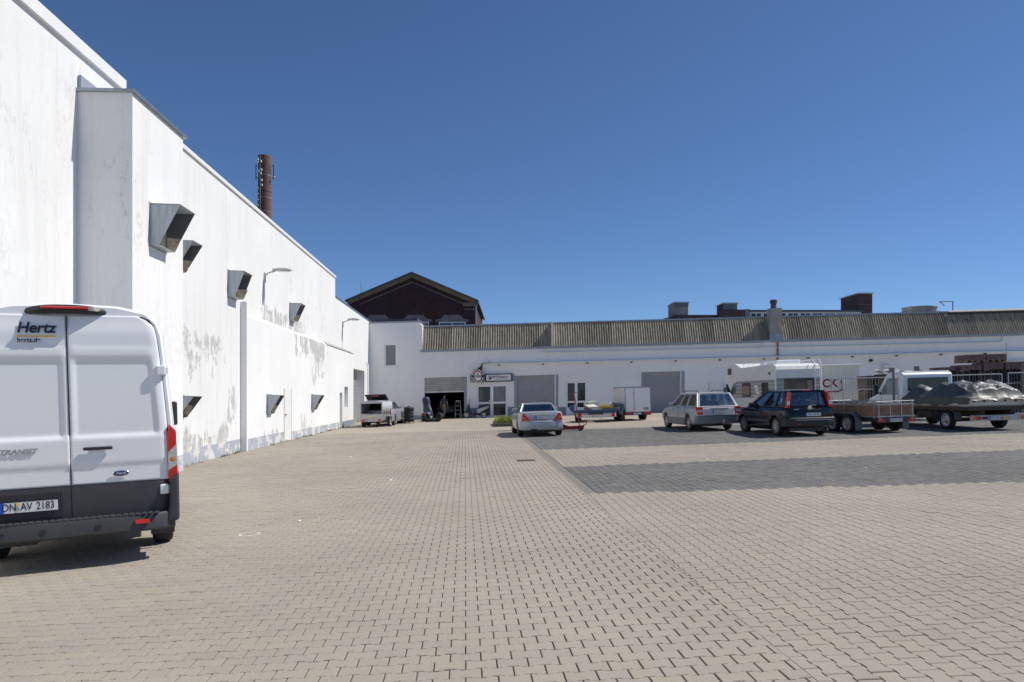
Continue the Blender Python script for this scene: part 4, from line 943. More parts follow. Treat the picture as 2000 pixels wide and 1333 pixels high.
# high brake light under the roof edge
rings = []
for k in range(17):
    t = -1+2*k/16; e = (1-abs(t)**3)
    rings.append([(t*.38, -1.05, 2.73+.02*e), (t*.38, -1.09-.10*e, 2.745), (t*.38, -1.10-.12*e, 2.77+.01*e), (t*.38, -1.09-.09*e, 2.795+.045*e), (t*.38, -.95, 2.82+.04*e)])
spo = MB().loft(rings).build('brake_light_housing', 'plastic_black', van, smooth=50)
MB().box(-.22, .22, -1.228, -1.18, 2.79, 2.818).build('brake_light', 'lens_red', spo, bevel=.01)
MB().tube([(-.8, 0, .345), (.8, 0, .345)], .07, 10).box(-.16, .16, -.2, .2, .25, .45).build('rear_axle', 'dark_metal', van)
MB().lathe([(.2, -.1), (.33, -.1), (.345, 0), (.33, .1), (.2, .1)], (0, -.62, .40), 'z', 26).build('spare_tyre', 'rubber', van, smooth=40)
MB().tube([(-.5, -1.0, .32), (-.5, .8, .34)], .05, 8).box(-.72, -.35, -.95, -.45, .27, .41).build('exhaust', 'dark_metal', van)
MB().box(-.6, .6, -1.0, 4.2, .40, .50).build('chassis', 'dark_metal', van)
# ------------------------------------------------------------------ motorhome
mh = thing('motorhome', 'old white and grey motorhome with alcove cab and roof ladder, parked askew', 'motorhome', on(12.25, 33.2), R(5))
# local: x right from the rear left corner, y forward, z up
MW, ML = 2.22, 5.3
prf = [(0, .62), (0, 2.42), (.10, 2.62), (.32, 2.70), (4.0, 2.66), (4.25, 2.74), (4.75, 2.90), (5.75, 2.84), (5.98, 2.62), (6.02, 2.25), (5.85, 2.02), (4.65, 1.98), (4.60, .62)]
MB().prism(prf, .02, MW-.02, 'x').build('shell', 'paint_cream', mh, bevel=.05, seg=3)
MB().prism([(.0, .60), (-.03, .62), (-.03, 1.0), (0, 1.0)], 0.0, MW, 'x').build('rear_skirt', 'paint_white', mh)
for y0, y1, z0, z1, m in ((.05, 4.6, 1.12, 1.96, 'caravan_grey'),):
    MB().box(.002, .02, y0, y1, z0, z1).build('grey_band', m, mh)
for z in (1.22, 1.42, 1.62, 1.80): bx('stripe', 'paint_cream', mh, -.004, .004, .04, 4.6, z-.014, z+.014)
bx('rear_band', 'caravan_grey', mh, .06, MW-.06, -.012, .01, 1.10, 2.02)
for z in (1.22, 1.42, 1.62, 1.80): bx('stripe', 'paint_cream', mh, .04, MW-.04, -.02, -.008, z-.012, z+.012)
bx('corner_trim', 'white_frame', mh, -.015, .035, -.02, .03, .62, 2.42, bevel=.01)
def cwin(y0, y1, z0, z1, face='side'):
    if face == 'side':
        w = MB().box(-.03, .01, y0, y1, z0, z1).build('window', 'caravan_window', mh, bevel=.02); MB().box(-.034, -.02, y0+.08, y1-.08, z0+.1, z1-.14).build('curtain', 'curtain', w) if y0 > 2.5 and z0 < 2 else None
    else: w = MB().box(y0, y1, -.045, .01, z0, z1).build('window', 'caravan_window', mh, bevel=.03)
    return w
cwin(.75, 1.45, 1.22, 1.84); cwin(2.75, 3.75, 1.16, 1.86); cwin(5.2, 5.62, 2.34, 2.68)
w = cwin(.42, 1.86, 1.18, 1.98, 'rear'); MB().box(1.52, 1.76, -.05, -.04, 1.3, 1.88).build('sticker', 'curtain', w)
for k, (a, c) in enumerate(((1.75, 2.1), (1.85, 2.2), (1.95, 2.3))): bx('decal', 'white_frame', mh, -.012, .0, a, c, 1.30+.16*k, 1.42+.16*k)
bx('hatch', 'white_frame', mh, -.01, .0, 1.9, 2.4, 1.17, 1.24)
bx('vent', 'plastic_black', mh, -.012, .0, .55, .68, 2.2, 2.32)
bx('rear_gutter', 'white_frame', mh, .05, MW-.05, -.03, .01, 2.06, 2.09)
# ladder at the right rear, roof rails and roof boxes
lad = bpy.data.objects.new('ladder', None); COL.objects.link(lad); lad.parent = mh
for xx in (1.86, 2.16): MB().tube([(xx, -.14, .95), (xx, -.12, 2.62), (xx, .02, 2.84), (xx, .12, 2.86)], .018, 6).build('rail', 'white_frame', lad, smooth=40)
for k in range(6): MB().tube([(1.86, -.135, 1.08+.30*k), (2.16, -.135, 1.08+.30*k)], .015, 6).build('rung', 'white_frame', lad)
for xx in (.12, MW-.12): MB().tube([(xx, .2, 2.86), (xx, 3.9, 2.86)], .015, 6).build('roof_rail', 'white_frame', mh)
for yy in (.2, .8, 1.4, 2.0, 2.6, 3.2, 3.8):
    for xx in (.12, MW-.12): MB().tube([(xx, yy, 2.66), (xx, yy, 2.86)], .01, 5).build('rail_post', 'white_frame', mh)
bx('roof_box', 'paint_white', mh, .5, 1.7, .9, 2.1, 2.70, 2.90, bevel=.05); bx('roof_vent', 'paint_white', mh, .7, 1.2, 2.7, 3.2, 2.68, 2.84, bevel=.04)
# cab in front of the living box, door open
MB().prism([(4.55, .55), (4.55, 1.98), (5.15, 1.96), (5.75, 1.25), (6.15, 1.12), (6.2, .55)], .08, MW-.08, 'x').build('cab', 'paint_cream', mh, bevel=.04)
MB().prism([(4.75, 1.30), (4.75, 1.88), (5.1, 1.86), (5.55, 1.30)], .06, .09, 'x').build('window', 'car_glass_dark', mh)
d = MB().box(-.62, 0, -.03, .03, .65, 1.32).build('cab_door', 'paint_cream', mh, bevel=.02); d.location = (.08, 5.45, 0); d.rotation_euler = (0, 0, R(42))
MB().add([(-.60, 0, 1.32), (-.02, 0, 1.32), (-.02, 0, 1.45), (-.40, 0, 1.86), (-.58, 0, 1.86)], [(0, 1, 2, 3, 4)]).build('door_glass', 'car_glass_dark', d, solid=.02)
MB().box(-.28, -.16, 5.5, 5.56, 1.35, 1.68).build('mirror', 'plastic_black', mh, bevel=.02)
MB().tube([(-.02, 1.5, 1.02), (-.16, 1.5, 1.02), (-.18, 1.5, .5)], .014, 6).tube([(-.02, 1.9, 1.02), (-.16, 1.9, 1.02), (-.18, 1.9, .5)], .014, 6).tube([(-.18, 1.5, .5), (-.18, 1.9, .5)], .02, 6).build('step', 'dark_metal', mh)
for s, xx in ((-1, .24), (1, MW-.24)):
    for wy in (1.2, 5.1): wheel(mh, xx, wy, .33, .2, s, 'steel', spokes=0)
MB().box(.1, MW-.1, .1, 5.8, .42, .60).build('chassis', 'dark_metal', mh)
for xx in (.12, MW-.30): bx('tail_light', 'lens_red', mh, xx, xx+.18, -.05, 0, .72, .86, bevel=.01)
# ------------------------------------------------------------------ white site caravan with red letters behind it
sc = thing('site_trailer', 'white boarded site trailer with dark red letters behind the motorhome', 'trailer', on(16.1, 38.5), R(3))
for k in range(9): MB().box(-.9+k*.4, -.9+k*.4+.392, 0, .05, .75, 2.62).build('wall_board', 'paint_cream', sc)
MB().box(-.9, 2.7, .05, 5, .75, 2.60).build('shell', 'paint_cream', sc)
MB().box(-1.0, 2.82, -.12, 5.1, 2.62, 2.74).build('roof', 'coping_white', sc, bevel=.02)
text('lettering', 'CK', .62, 'ink_red', sc, (1.05, -.004, 1.72), ext=.002, bold=.014)
MB().tube([(.4, -.006, 1.28), (1.5, -.006, 1.28), (1.68, -.006, 1.36), (1.74, -.006, 1.6), (1.66, -.006, 1.86)], .035, 6).build('flourish', 'ink_red', sc)
for xx in (-.4, 2.2): wheel(sc, xx, 1.2, .33, .2, 1, 'dark_metal', spokes=0)
MB().box(-.85, 2.65, .1, 4.9, .45, .75).build('chassis', 'dark_metal', sc)
# ------------------------------------------------------------------ pallets of dark roof tiles behind the site fence
def pallet_of_tiles(x, y, w, d, h, label, mt='tile_dark', seed=0, base=0., rz=0., rows=None, cat='pallet', thick=.055, tiers=1):
    rs = random.Random(seed); o = thing('tile_pallet', label, cat, on(x, y, base), rz, group='pallets of building material behind the fence')
    p = MB()
    for k in range(5): p.box(-w/2+k*(w-.1)/4, -w/2+k*(w-.1)/4+.1, -d/2, d/2, .10, .13)
    p.box(-w/2, w/2, -d/2, -d/2+.1, .0, .10); p.box(-w/2, w/2, d/2-.1, d/2, 0, .10); p.build('pallet', 'wood_grey', o)
    th = (h-.13)/tiers
    for r in range(tiers):
        n = int(w/thick); xx = -w/2
        for k in range(n):
            dz = rs.uniform(-.035, .0); dy = rs.uniform(-.025, .025); lean = rs.uniform(-.012, .012)
            b = MB().box(xx+k*thick, xx+k*thick+thick*.82, -d/2+.03+dy, d/2-.03+dy, .13+r*th, .13+(r+1)*th-.02+dz); b.v = [(a+lean*(c_-.13)*2, b_, c_) for a, b_, c_ in b.v]
            b.build('tile', mt if rs.random() > .18 else 'tile_brown', o)
    return o
for i, (x, y, w, h, mt, s) in enumerate([(16.95, 33.6, 1.0, 2.05, 'tile_brown', 1), (18.05, 34.2, 1.0, 2.1, 'tile_dark', 2), (19.1, 34.4, 1.0, 2.15, 'tile_dark', 3), (20.15, 34.6, 1.0, 2.15, 'tile_dark', 4), (21.2, 34.6, 1.0, 2.18, 'tile_dark', 5), (22.25, 34.6, 1.0, 2.18, 'tile_dark', 6), (23.3, 34.6, 1.0, 2.18, 'tile_dark', 7), (24.35, 34.6, 1.0, 2.18, 'tile_dark', 8), (25.4, 34.6, 1.0, 2.18, 'tile_dark', 9)]):
    pallet_of_tiles(x, y, w, .95, h, ['tall brown stack of roof tiles nearest the motorhome', 'dark stacked roof tiles beside a grey fence post', 'dark roof tiles stacked behind the truck mirror', 'dark roof tiles stacked behind the truck cab', 'dark roof tiles stacked behind the cab roof', 'dark roof tiles under the left brick pallets', 'dark roof tiles under the upper brick pallets', 'dark roof tiles under the right brick pallets', 'dark roof tiles by the right picture edge'][i], mt, s, tiers=3)
def brick_pack(x, y, z, w, h, label, seed):
    o = thing('brick_pack', label, 'bricks', on(x, y, z), 0, group='packs of red bricks on the tile stacks'); rs = random.Random(seed)
    n = max(2, round(h/.085))
    for r in range(n):
        for k in range(int(w/.24)):
            MB().box(-w/2+k*.24+.005, -w/2+k*.24+.235, -.45+rs.uniform(-.01, .01), .45, r*.085, r*.085+.078).build('brick', 'tile_red', o)
    return o
def small_pallet(x, y, z, w, label):
    o = thing('wooden_pallet', label, 'pallet', on(x, y, z), 0, group='pallets under bricks')
    for k in range(4): MB().box(-w/2+k*(w-.1)/3, -w/2+k*(w-.1)/3+.1, -.45, .45, 0, .10).build('block', 'wood_board', o)
    MB().box(-w/2, w/2, -.45, .45, .10, .125).build('deck', 'wood_grey', o)
brick_pack(20.85, 34.6, 2.17, .9, .17, 'low pack of red bricks at left end of the row', 1); brick_pack(21.9, 34.6, 2.17, .96, .26, 'pack of red bricks below the upper pallet, left', 2)
brick_pack(22.95, 34.6, 2.17, .96, .34, 'pack of red bricks below the upper pallet, right', 3); brick_pack(24.0, 34.6, 2.17, .96, .34, 'pack of greyish red bricks at right end of the row', 4)
small_pallet(22.1, 34.6, 2.52, .96, 'wooden pallet under the left upper brick pack'); small_pallet(23.1, 34.6, 2.52, .96, 'wooden pallet under the right upper brick pack')
brick_pack(22.1, 34.6, 2.65, .96, .26, 'topmost pack of red bricks, left one', 5); brick_pack(23.1, 34.6, 2.65, .96, .26, 'topmost pack of red bricks, right one', 6)
# film and scrap on the tiles, timber posts, loose timber
t = MB(); 
def film(u, v): 
    return (17.3+2.6*u, 34.1+.5*v+.1*math.sin(9*u), G(18, 34)+2.20+.07*math.sin(13*u+2*v)*math.sin(5*v+7*u)+.06*math.sin(31*u))
tag(MB().grid(film, 40, 8).build('plastic_film', 'wrap_film', smooth=60), 'crumpled white plastic film lying over the tile stacks', 'film')
for x, y, h, l in ((17.55, 33.0, 2.35, 'broad grey timber post in front of tiles, left one'), (18.75, 33.1, 2.4, 'broad grey timber post in front of tiles, right one'), (23.9, 33.4, 2.35, 'grey timber post behind the fence, right side'), (24.9, 33.4, 2.3, 'grey timber post near the right picture edge')):
    o = thing('timber_post', l, 'post', on(x, y), 0, group='timber posts'); MB().box(-.11, .11, -.04, .04, 0, h).build('post', 'wood_grey', o, bevel=.01); MB().box(-.2, .2, -.1, .1, 0, .06).build('foot', 'wood_grey', o)
for k, (x, y, w, z, l) in enumerate(((15.3, 31.6, 2.0, .35, 'low pile of weathered planks behind the wooden trailer, left'), (17.2, 31.9, 1.8, .3, 'low pile of weathered planks behind the wooden trailer, right'))):
    o = thing('plank_pile', l, 'planks', on(x, y), R(4), group='plank piles')
    for j in range(5):
        for i in range(5): q = MB().box(-w/2+random.uniform(-.1, .1), w/2+random.uniform(-.1, .1), -.5+i*.2, -.5+i*.2+.17, z*.2+j*.09, z*.2+j*.09+.07).build('plank', 'wood_grey' if random.random() > .3 else 'wood_board', o)
    MB().box(-w/2+.1, -w/2+.2, -.5, .5, 0, z*.2).box(w/2-.2, w/2-.1, -.5, .5, 0, z*.2).build('bearer', 'wood_grey', o)
# ------------------------------------------------------------------ mobile fence panels
def fence_panel(x0, y0, x1, y1, h, label, dense=True):
    o = thing('fence_panel', label, 'fence', on(x0, y0), math.atan2(y1-y0, x1-x0), tilt=True, group='mobile site fence panels'); L = math.hypot(x1-x0, y1-y0)
    for xx in (0, L): MB().tube([(xx, 0, .08), (xx, 0, h)], .024, 8).build('upright', 'galv', o)
    for z in (.2, h-.02): MB().tube([(0, 0, z), (L, 0, z)], .021, 8).build('rail', 'galv', o)
    w = MB(); k = 0
    while .12*k < L: w.bar((.12*k, 0, .2), (.12*k, 0, h-.02), .005, .005); k += 1
    for z in np.arange(.35, h-.1, .3): w.bar((0, 0, z), (L, 0, z), .005, .005)
    tag(w.build('mesh_wires', 'galv', o), kind='stuff')
    for xx in (0, L): MB().box(xx-.12, xx+.12, -.3, .3, 0, .09).build('foot_block', 'concrete', o, bevel=.02)
fence_panel(14.15, 31.6, 17.4, 31.0, 1.92, 'mobile fence panel behind the wooden trailer')
fence_panel(17.6, 30.9, 20.9, 30.5, 1.92, 'mobile fence panel behind the truck cab')
fence_panel(21.1, 30.4, 24.5, 30.1, 1.95, 'mobile fence panel behind the tarpaulin, right')
MBp = thing('steel_post', 'thick galvanised post standing behind the wooden trailer', 'post', on(14.33, 30.9), 0)
MB().tube([(0, 0, 0), (0, 0, 1.98)], .05, 10).build('tube', 'galv', MBp, smooth=40); MB().box(-.12, .12, -.12, .12, 0, .02).build('base_plate', 'galv', MBp)
dp = thing('dark_pole', 'dark thin pole rising beside the truck door', 'pole', on(14.2, 26.6), 0); MB().tube([(0, 0, 0), (0, 0, 2.2)], .045, 8).build('tube', 'grey_steel', dp, smooth=40); MB().box(-.1, .1, -.1, .1, 0, .02).build('base_plate', 'grey_steel', dp)
# ------------------------------------------------------------------ tandem trailer with wooden sides
tt_ = thing('wooden_trailer', 'tandem axle trailer with brown wooden side boards and rails', 'trailer', on(11.98, 23.55), R(15)); TW, TL = 1.5, 2.9
for x0, x1, y0, y1 in ((0, .025, 0, TL), (TW-.025, TW, 0, TL), (.025, TW-.025, 0, .025), (.025, TW-.025, TL-.025, TL)):
    MB().box(x0, x1, y0, y1, .58, .94).build('side_board', 'wood_board', tt_)
MB().box(.02, TW-.02, .02, TL-.02, .55, .58).build('floor', 'wood_board', tt_)
for xx in (-.015, TW+.015):
    for k in range(5): MB().box(xx-.02, xx+.02, .05+k*.68, .05+k*.68+.035, .5, 1.08).build('stanchion', 'galv', tt_)
    for z in (.56, .95): MB().box(xx-.015, xx+.015, 0, TL, z-.02, z+.02).build('rail', 'galv', tt_)
    MB().tube([(xx, 0, 1.06), (xx, TL, 1.06)], .016, 6).build('top_rail', 'galv', tt_)
for yy in (-.02, TL+.02):
    for k in range(4): MB().box(.06+k*.45, .06+k*.45+.035, yy-.015, yy+.015, .5, 1.06).build('stanchion', 'galv', tt_)
    for z in (.56, .95): MB().box(0, TW, yy-.012, yy+.012, z-.02, z+.02).build('rail', 'galv', tt_)
    MB().tube([(0, yy, 1.06), (TW, yy, 1.06)], .016, 6).build('top_rail', 'galv', tt_)
MB().box(0, TW, -.05, .0, .36, .52).build('light_bar', 'dark_metal', tt_); plate(tt_, 'VIE DF 492', .72, -.065, .44, .52, .115)
for xx in (.04, TW-.30):
    b = MB().prism([(xx, .38), (xx+.26, .38), (xx+.13, .52)], -.062, -.05, 'y').build('reflector', 'lens_red', tt_); MB().box(xx+.02 if xx < .5 else xx+.14, xx+.12 if xx < .5 else xx+.24, -.058, -.049, .39, .51).build('tail_light', 'lens_orange', tt_)
for wy in (1.05, 1.78):
    for s, xx in ((-1, -.20), (1, TW+.20)): wheel(tt_, xx, wy, .31, .19, s, 'steel', spokes=0)
for s, xx in ((-1, -.32), (1, TW+.08)):
    pts = [(.58, .42), (.66, .58), (.82, .68), (2.02, .68), (2.18, .58), (2.26, .42)]
    b = MB()
    for i in range(5): b.add([(xx, *pts[i]), (xx+.24, *pts[i]), (xx+.24, *pts[i+1]), (xx, *pts[i+1])], [(0, 1, 2, 3)])
    b.build('mudguard', 'grey_steel', tt_, solid=.015, smooth=50); MB().box(xx, xx+.24, .55, .60, .10, .44).build('mudflap', 'grey_steel', tt_)
MB().tube([(TW/2, TL, .5), (TW/2, TL+1.2, .48)], .05, 8).build('drawbar', 'galv', tt_)
MB().box(.1, TW-.1, .1, TL-.1, .40, .55).build('chassis', 'dark_metal', tt_)
# ------------------------------------------------------------------ flatbed truck with a tarpaulin
tr = thing('flatbed_truck', 'white flatbed truck with dropside bed, rear lights on a white beam', 'truck', on(15.02, 23.5), R(4)); BW, BL = 2.1, 3.55
MB().box(0, BW, 0, BL, .68, .80).build('bed_frame', 'chassis_brown', tr)
MB().box(0, BW, 0, BL, .80, .84).build('bed_floor', 'wood_grey', tr)
for x0, x1, y0, y1 in ((0, .03, .03, BL), (BW-.03, BW, .03, BL), (0, BW, 0, .03), (.03, BW-.03, BL-.03, BL)):
    s_ = MB().box(x0, x1, y0, y1, .80, 1.10).build('dropside', 'bed_white', tr, bevel=.006)
for k in range(6):
    MB().box(.12+k*.36, .18+k*.36, -.03, .0, .95, 1.0).build('latch', 'dark_metal', tr); MB().box(-.03, .0, .2+k*.6, .26+k*.6, .95, 1.0).build('latch', 'dark_metal', tr)
lb = MB().box(.05, BW-.02, -.06, .06, .34, .52).build('light_beam', 'bed_white', tr, bevel=.01)
for xx in (.08, BW-.36): MB().box(xx, xx+.26, -.08, -.05, .37, .49).build('tail_light', 'lens_red', lb, bevel=.008); MB().box(xx, xx+.08, -.084, -.055, .375, .485).build('indicator_lens', 'lens_orange', lb)
for xx in (.42, .52): MB().lathe([(0, -.03), (.045, -.03), (.045, 0)], (xx, -.06, .43), 'y', 14).build('round_lamp', 'dark_metal', lb)
plate(lb, 'MG DA 242', .88, -.075, .43, .52, .11); MB().box(1.16, 1.22, -.075, -.06, .37, .49).build('reflector', 'ink_yellow', lb)
for s, xx in ((-1, .12), (1, BW-.12)): wheel(tr, xx, 1.25, .34, .2, s, 'steel', spokes=0); wheel(tr, xx, 4.75, .34, .2, s, 'steel', spokes=0)
b = MB(); pts = [(.72, .35), (.76, .60), (.95, .74), (1.55, .74), (1.74, .60), (1.78, .35)]
for i in range(5): b.add([(.0, *pts[i]), (.26, *pts[i]), (.26, *pts[i+1]), (.0, *pts[i+1])], [(0, 1, 2, 3)])
b.build('mudguard', 'grey_steel', tr, solid=.015)
MB().box(.45, .6, .1, 5.2, .45, .68).box(BW-.6, BW-.45, .1, 5.2, .45, .68).build('chassis', 'chassis_brown', tr); MB().box(.1, .4, 2.0, 2.9, .38, .66).build('fuel_tank', 'chassis_brown', tr, bevel=.03)
MB().tube([(.2, 1.25, .34), (BW-.2, 1.25, .34)], .07, 8).build('rear_axle', 'chassis_brown', tr); MB().tube([(BW/2, .0, .42), (BW/2, -.18, .40), (BW/2, -.18, .48)], .025, 8).build('tow_hitch', 'steel', tr)
cabp = [(3.62, .45), (3.62, 1.98), (3.72, 2.05), (4.55, 2.05), (4.70, 1.98), (5.42, 1.22), (5.92, 1.08), (6.05, .85), (6.05, .45)]
MB().prism(cabp, .05, BW-.05, 'x').build('cab', 'paint_white', tr, bevel=.06, seg=3)
MB().prism([(3.95, 1.22), (3.95, 1.86), (4.55, 1.86), (4.98, 1.36), (4.98, 1.22)], .035, .055, 'x').build('side_window', 'car_glass_dark', tr); MB().prism([(5.02, 1.22), (5.02, 1.34), (5.16, 1.22)], .034, .055, 'x').build('side_window', 'plastic_black', tr)
MB().prism([(4.60, 1.84), (4.72, 1.90), (5.38, 1.24), (5.3, 1.18)], .10, BW-.10, 'x').build('windscreen', 'car_glass_dark', tr)
MB().box(.25, BW-.25, 3.60, 3.63, 1.35, 1.85).build('rear_window', 'window_dark', tr, bevel=.01)
MB().box(.1, BW-.1, 3.75, 4.5, 2.04, 2.10).build('roof_ribs', 'paint_white', tr, bevel=.02)
MB().box(-.22, -.06, 5.0, 5.09, 1.25, 1.62).build('mirror', 'plastic_black', tr, bevel=.02); MB().tube([(.05, 5.05, 1.3), (-.1, 5.05, 1.35)], .02, 6).build('mirror_arm', 'plastic_black', tr)
seam(tr, [(.044, 3.9, .6), (.044, 3.9, 1.9)]); seam(tr, [(.044, 5.0, 1.2), (.044, 5.05, .62)])
from mathutils import noise as mn
PEAKS = [(.20, .90, .46), (.30, .72, .30), (.20, .50, .50), (.30, .34, .56), (.42, .22, .50), (.55, .52, .46), (.80, .62, .42), (.70, .30, .56), (.92, .40, .36), (.62, .12, .36), (.62, .88, .42)]
def hgt(u, v):   # load under the sheet: tent-like folds between a few high points
    best = 0
    for (pu, pv, ph) in PEAKS:
        d = math.hypot((u-pu)*BW, (v-pv)*BL); best = max(best, ph-.40*d-.12*max(0, d-.45))
    e = min(u, 1-u, v*1.6, (1-v)*1.6); best *= min(1, e/.12+.05)
    p = Vector((u*2.1*1.3, v*3.55*1.3, 1.7)); r = 1-abs(mn.noise(p*1.1)); r2 = 1-abs(mn.noise(p*2.6+Vector((5, 3, 1)))); r3 = 1-abs(mn.noise(p*6+Vector((1, 8, 2))))
    return 1.12+best+(.10*(r-.6)+.055*(r2-.6)+.02*(r3-.6))*min(1, e/.1+.2)
def tarp(u, v):
    U = (u-.5)*1.26+.5; n1 = mn.noise(Vector((v*7, U*2, .3))); n2 = mn.noise(Vector((v*17, U*3, 4.3)))
    if U < 0: return (-.04+.035*n1+.02*n2+.12*U*(1+n1), v*BL-.02, 1.12+U*(1.9+.9*n1)+.015*n2)
    if U > 1: return (BW+.04+.03*n1, v*BL-.02, 1.12-(U-1)*2.0)
    e = max(0, (.07-v)/.07); return (U*BW, v*BL-.05-.05*e+.03*mn.noise(Vector((U*9, 2, 1)))*e, hgt(U, v)*(1-e)+(1.02+.10*mn.noise(Vector((U*6, 1, 1))))*e)
tp = thing('tarpaulin', 'shiny dark green tarpaulin draped over the load of the flatbed truck', 'tarpaulin', on(15.02, 23.5), R(4))
ntc = MB().grid(tarp, 130, 170); ntc.build('sheet', 'tarp_green', tp, smooth=60, solid=.006)
# ------------------------------------------------------------------ white box trailer and flat car trailer
bt = thing('box_trailer', 'white closed box trailer with double rear doors', 'trailer', on(6.18, 39.0), R(5)); W_, L_, H_ = 1.42, 2.8, 1.84
bb = MB().box(0, W_, 0, L_, .46, H_).build('box', 'paint_cream', bt, bevel=.015)
for x0, x1 in ((.03, .45), (.462, W_-.03)):
    dd = MB().box(x0, x1, -.03, 0, .50, H_-.06).build('rear_door', 'paint_white', bt, bevel=.008)
    for z in (.66, 1.5): MB().box(x0-.03, x0+.08, -.045, -.028, z-.02, z+.02).build('hinge', 'steel', dd)
for xx in (0, W_-.03): bx('corner_trim', 'zinc', bt, xx-.005, xx+.035, -.035, .02, .46, H_, bevel=.006)
bx('roof_trim', 'zinc', bt, -.01, W_+.01, -.04, L_, H_-.04, H_+.02, bevel=.008); bx('lock_bar', 'steel', bt, .49, .51, -.05, -.03, .55, 1.75)
bx('underrun', 'dark_metal', bt, 0, W_, -.05, .05, .30, .46); plate(bt, 'MG 240', .62, -.065, .385, .46, .10)
for xx in (.01, W_-.33): bx('tail_light', 'lens_red', bt, xx, xx+.32, -.07, -.03, .33, .45, bevel=.01)
bx('sticker', 'grey_paint', bt, 1.0, 1.3, -.036, -.03, .58, .72)
for s, xx in ((-1, -.14), (1, W_-.12)): wheel(bt, xx, 1.0, .30, .19, s, 'dark_metal', spokes=0); wheel(bt, xx, 1.65, .30, .19, s, 'dark_metal', spokes=0)
MB().box(.1, W_-.1, .1, L_, .34, .46).build('chassis', 'dark_metal', bt)
ft = thing('car_transporter_trailer', 'low blue car trailer with red wheels loaded with boards', 'trailer', on(3.55, 38.4), R(-14)); W_, L_ = 2.0, 4.2
for xx in (0, W_-.12): MB().box(xx, xx+.12, 0, L_, .50, .62).build('side_beam', 'blue_steel', ft, bevel=.008)
for k in range(6): MB().box(.12, W_-.12, .05+k*.8, .15+k*.8, .50, .60).build('cross_beam', 'blue_steel', ft)
for xx in (.15, W_-.65): MB().box(xx, xx+.5, 0, L_, .62, .65).build('track_board', 'grey_steel', ft)
MB().box(-.35, W_+.35, -.06, .04, .56, .68).build('rear_cross_beam', 'blue_steel', ft, bevel=.01)
lb = MB().box(.05, W_-.05, -.10, -.04, .26, .38).build('light_bar', 'steel', ft, bevel=.01); plate(lb, 'MG BP 24', W_/2, -.11, .32, .46, .10)
for xx in (.0, W_-.22): MB().prism([(xx, .30), (xx+.2, .30), (xx+.22, .52), (xx+.04, .48)], -.13, -.05, 'y').build('tail_light', 'lens_red', lb, bevel=.01); MB().box(xx+.2 if xx else xx-.06, xx+.26 if xx else xx, -.13, -.05, .30, .50).build('light_guard', 'white_frame', lb)
MB().box(.55, 1.35, -.08, .0, .40, .54).build('winch_box', 'dark_metal', ft, bevel=.01)
for wy in (1.1, 1.8):
    for s, xx in ((-1, -.22), (1, W_+.22)): wheel(ft, xx, wy, .29, .18, s, 'rim_red', spokes=0)
for s, xx in ((-1, -.34), (1, W_+.10)): MB().box(xx, xx+.24, .7, 2.2, .62, .655).box(xx, xx+.24, .66, .7, .40, .655).build('mudguard', 'grey_steel', ft)
MB().tube([(W_/2, L_, .52), (W_/2, L_+1.4, .50)], .05, 8).build('drawbar', 'blue_steel', ft)
for xx in (-.33, W_+.33): wh = MB().box(xx-.13, xx+.13, -.02, .16, .66, .95).build('ramp_stop', 'blue_steel', ft, bevel=.05)
def load(name, label, cat, m, x, y, z, sx, sy, sz, rz, tz=0.):
    o = MB().box(-sx/2, sx/2, -sy/2, sy/2, 0, sz).build(name, m, None, bevel=.01); c, s_ = math.cos(R(-14)), math.sin(R(-14))
    X, Y = 3.55+x*c-y*s_, 38.4+x*s_+y*c; o.location = on(X, Y, z); o.rotation_euler = (tz, -SL, R(-14)+rz); tag(o, label, cat, 'things lying on the blue car trailer'); return o
load('foam_board', 'long whitish board slanting on the left of the blue trailer', 'board', 'foam_white', .45, 1.6, .80, .5, 2.6, .10, .25, .05)
load('foam_board', 'short whitish board on top of the slanting one', 'board', 'foam_white', .35, 2.6, .98, .6, .8, .12, .5)
load('wooden_beam', 'brown wooden beam under the boards on the blue trailer', 'beam', 'wood_board', .25, 2.1, .66, .3, 2.2, .13, .05)
load('white_box', 'flat white box on top of the yellow sheet', 'box', 'foam_white', 1.35, 1.5, .86, .62, .9, .18, -.1)
load('yellow_sheet', 'bright yellow plastic sheet under the white box', 'sheet', 'yellow_plastic', 1.35, 1.25, .68, .75, .8, .17, .08)
load('grey_block', 'pale grey block at the right end of the trailer load', 'block', 'concrete', 1.95, 2.3, .65, .6, .9, .32, 0)
load('dark_beam', 'dark beam lying across the trailer load', 'beam', 'wood_grey', 1.65, .9, .66, .9, .25, .10, -.1)
rj = thing('red_trolley_jack', 'low red trolley jack with long upright handle', 'jack', on(2.25, 30.3), R(4))
for k, yy in enumerate((-.14, .14)): MB().prism([(-.45, .06), (.75, .06), (.80, .22), (.2, .20), (-.1, .30), (-.45, .22)], yy-.02, yy+.02, 'y').build('side_frame', 'red_steel', rj)
MB().box(-.4, .75, -.12, .12, .10, .16).build('cross_plate', 'red_steel', rj)
for xx in (-.35, .65):
    for yy in (-.18, .18): MB().lathe([(0, -.02), (.07, -.02), (.07, .02), (0, .02)], (xx, yy, .07), 'y', 14).build('caster', 'dark_metal', rj)
MB().tube([(.62, 0, .18), (.52, 0, .9), (.40, 0, 1.62)], .022, 8).build('handle', 'red_steel', rj, smooth=40); MB().tube([(.28, 0, 1.62), (.54, 0, 1.62)], .018, 6).build('grip', 'dark_metal', rj)
MB().tube([(.72, 0, .2), (.9, 0, .26), (.95, 0, .42)], .02, 6).build('hook', 'red_steel', rj)
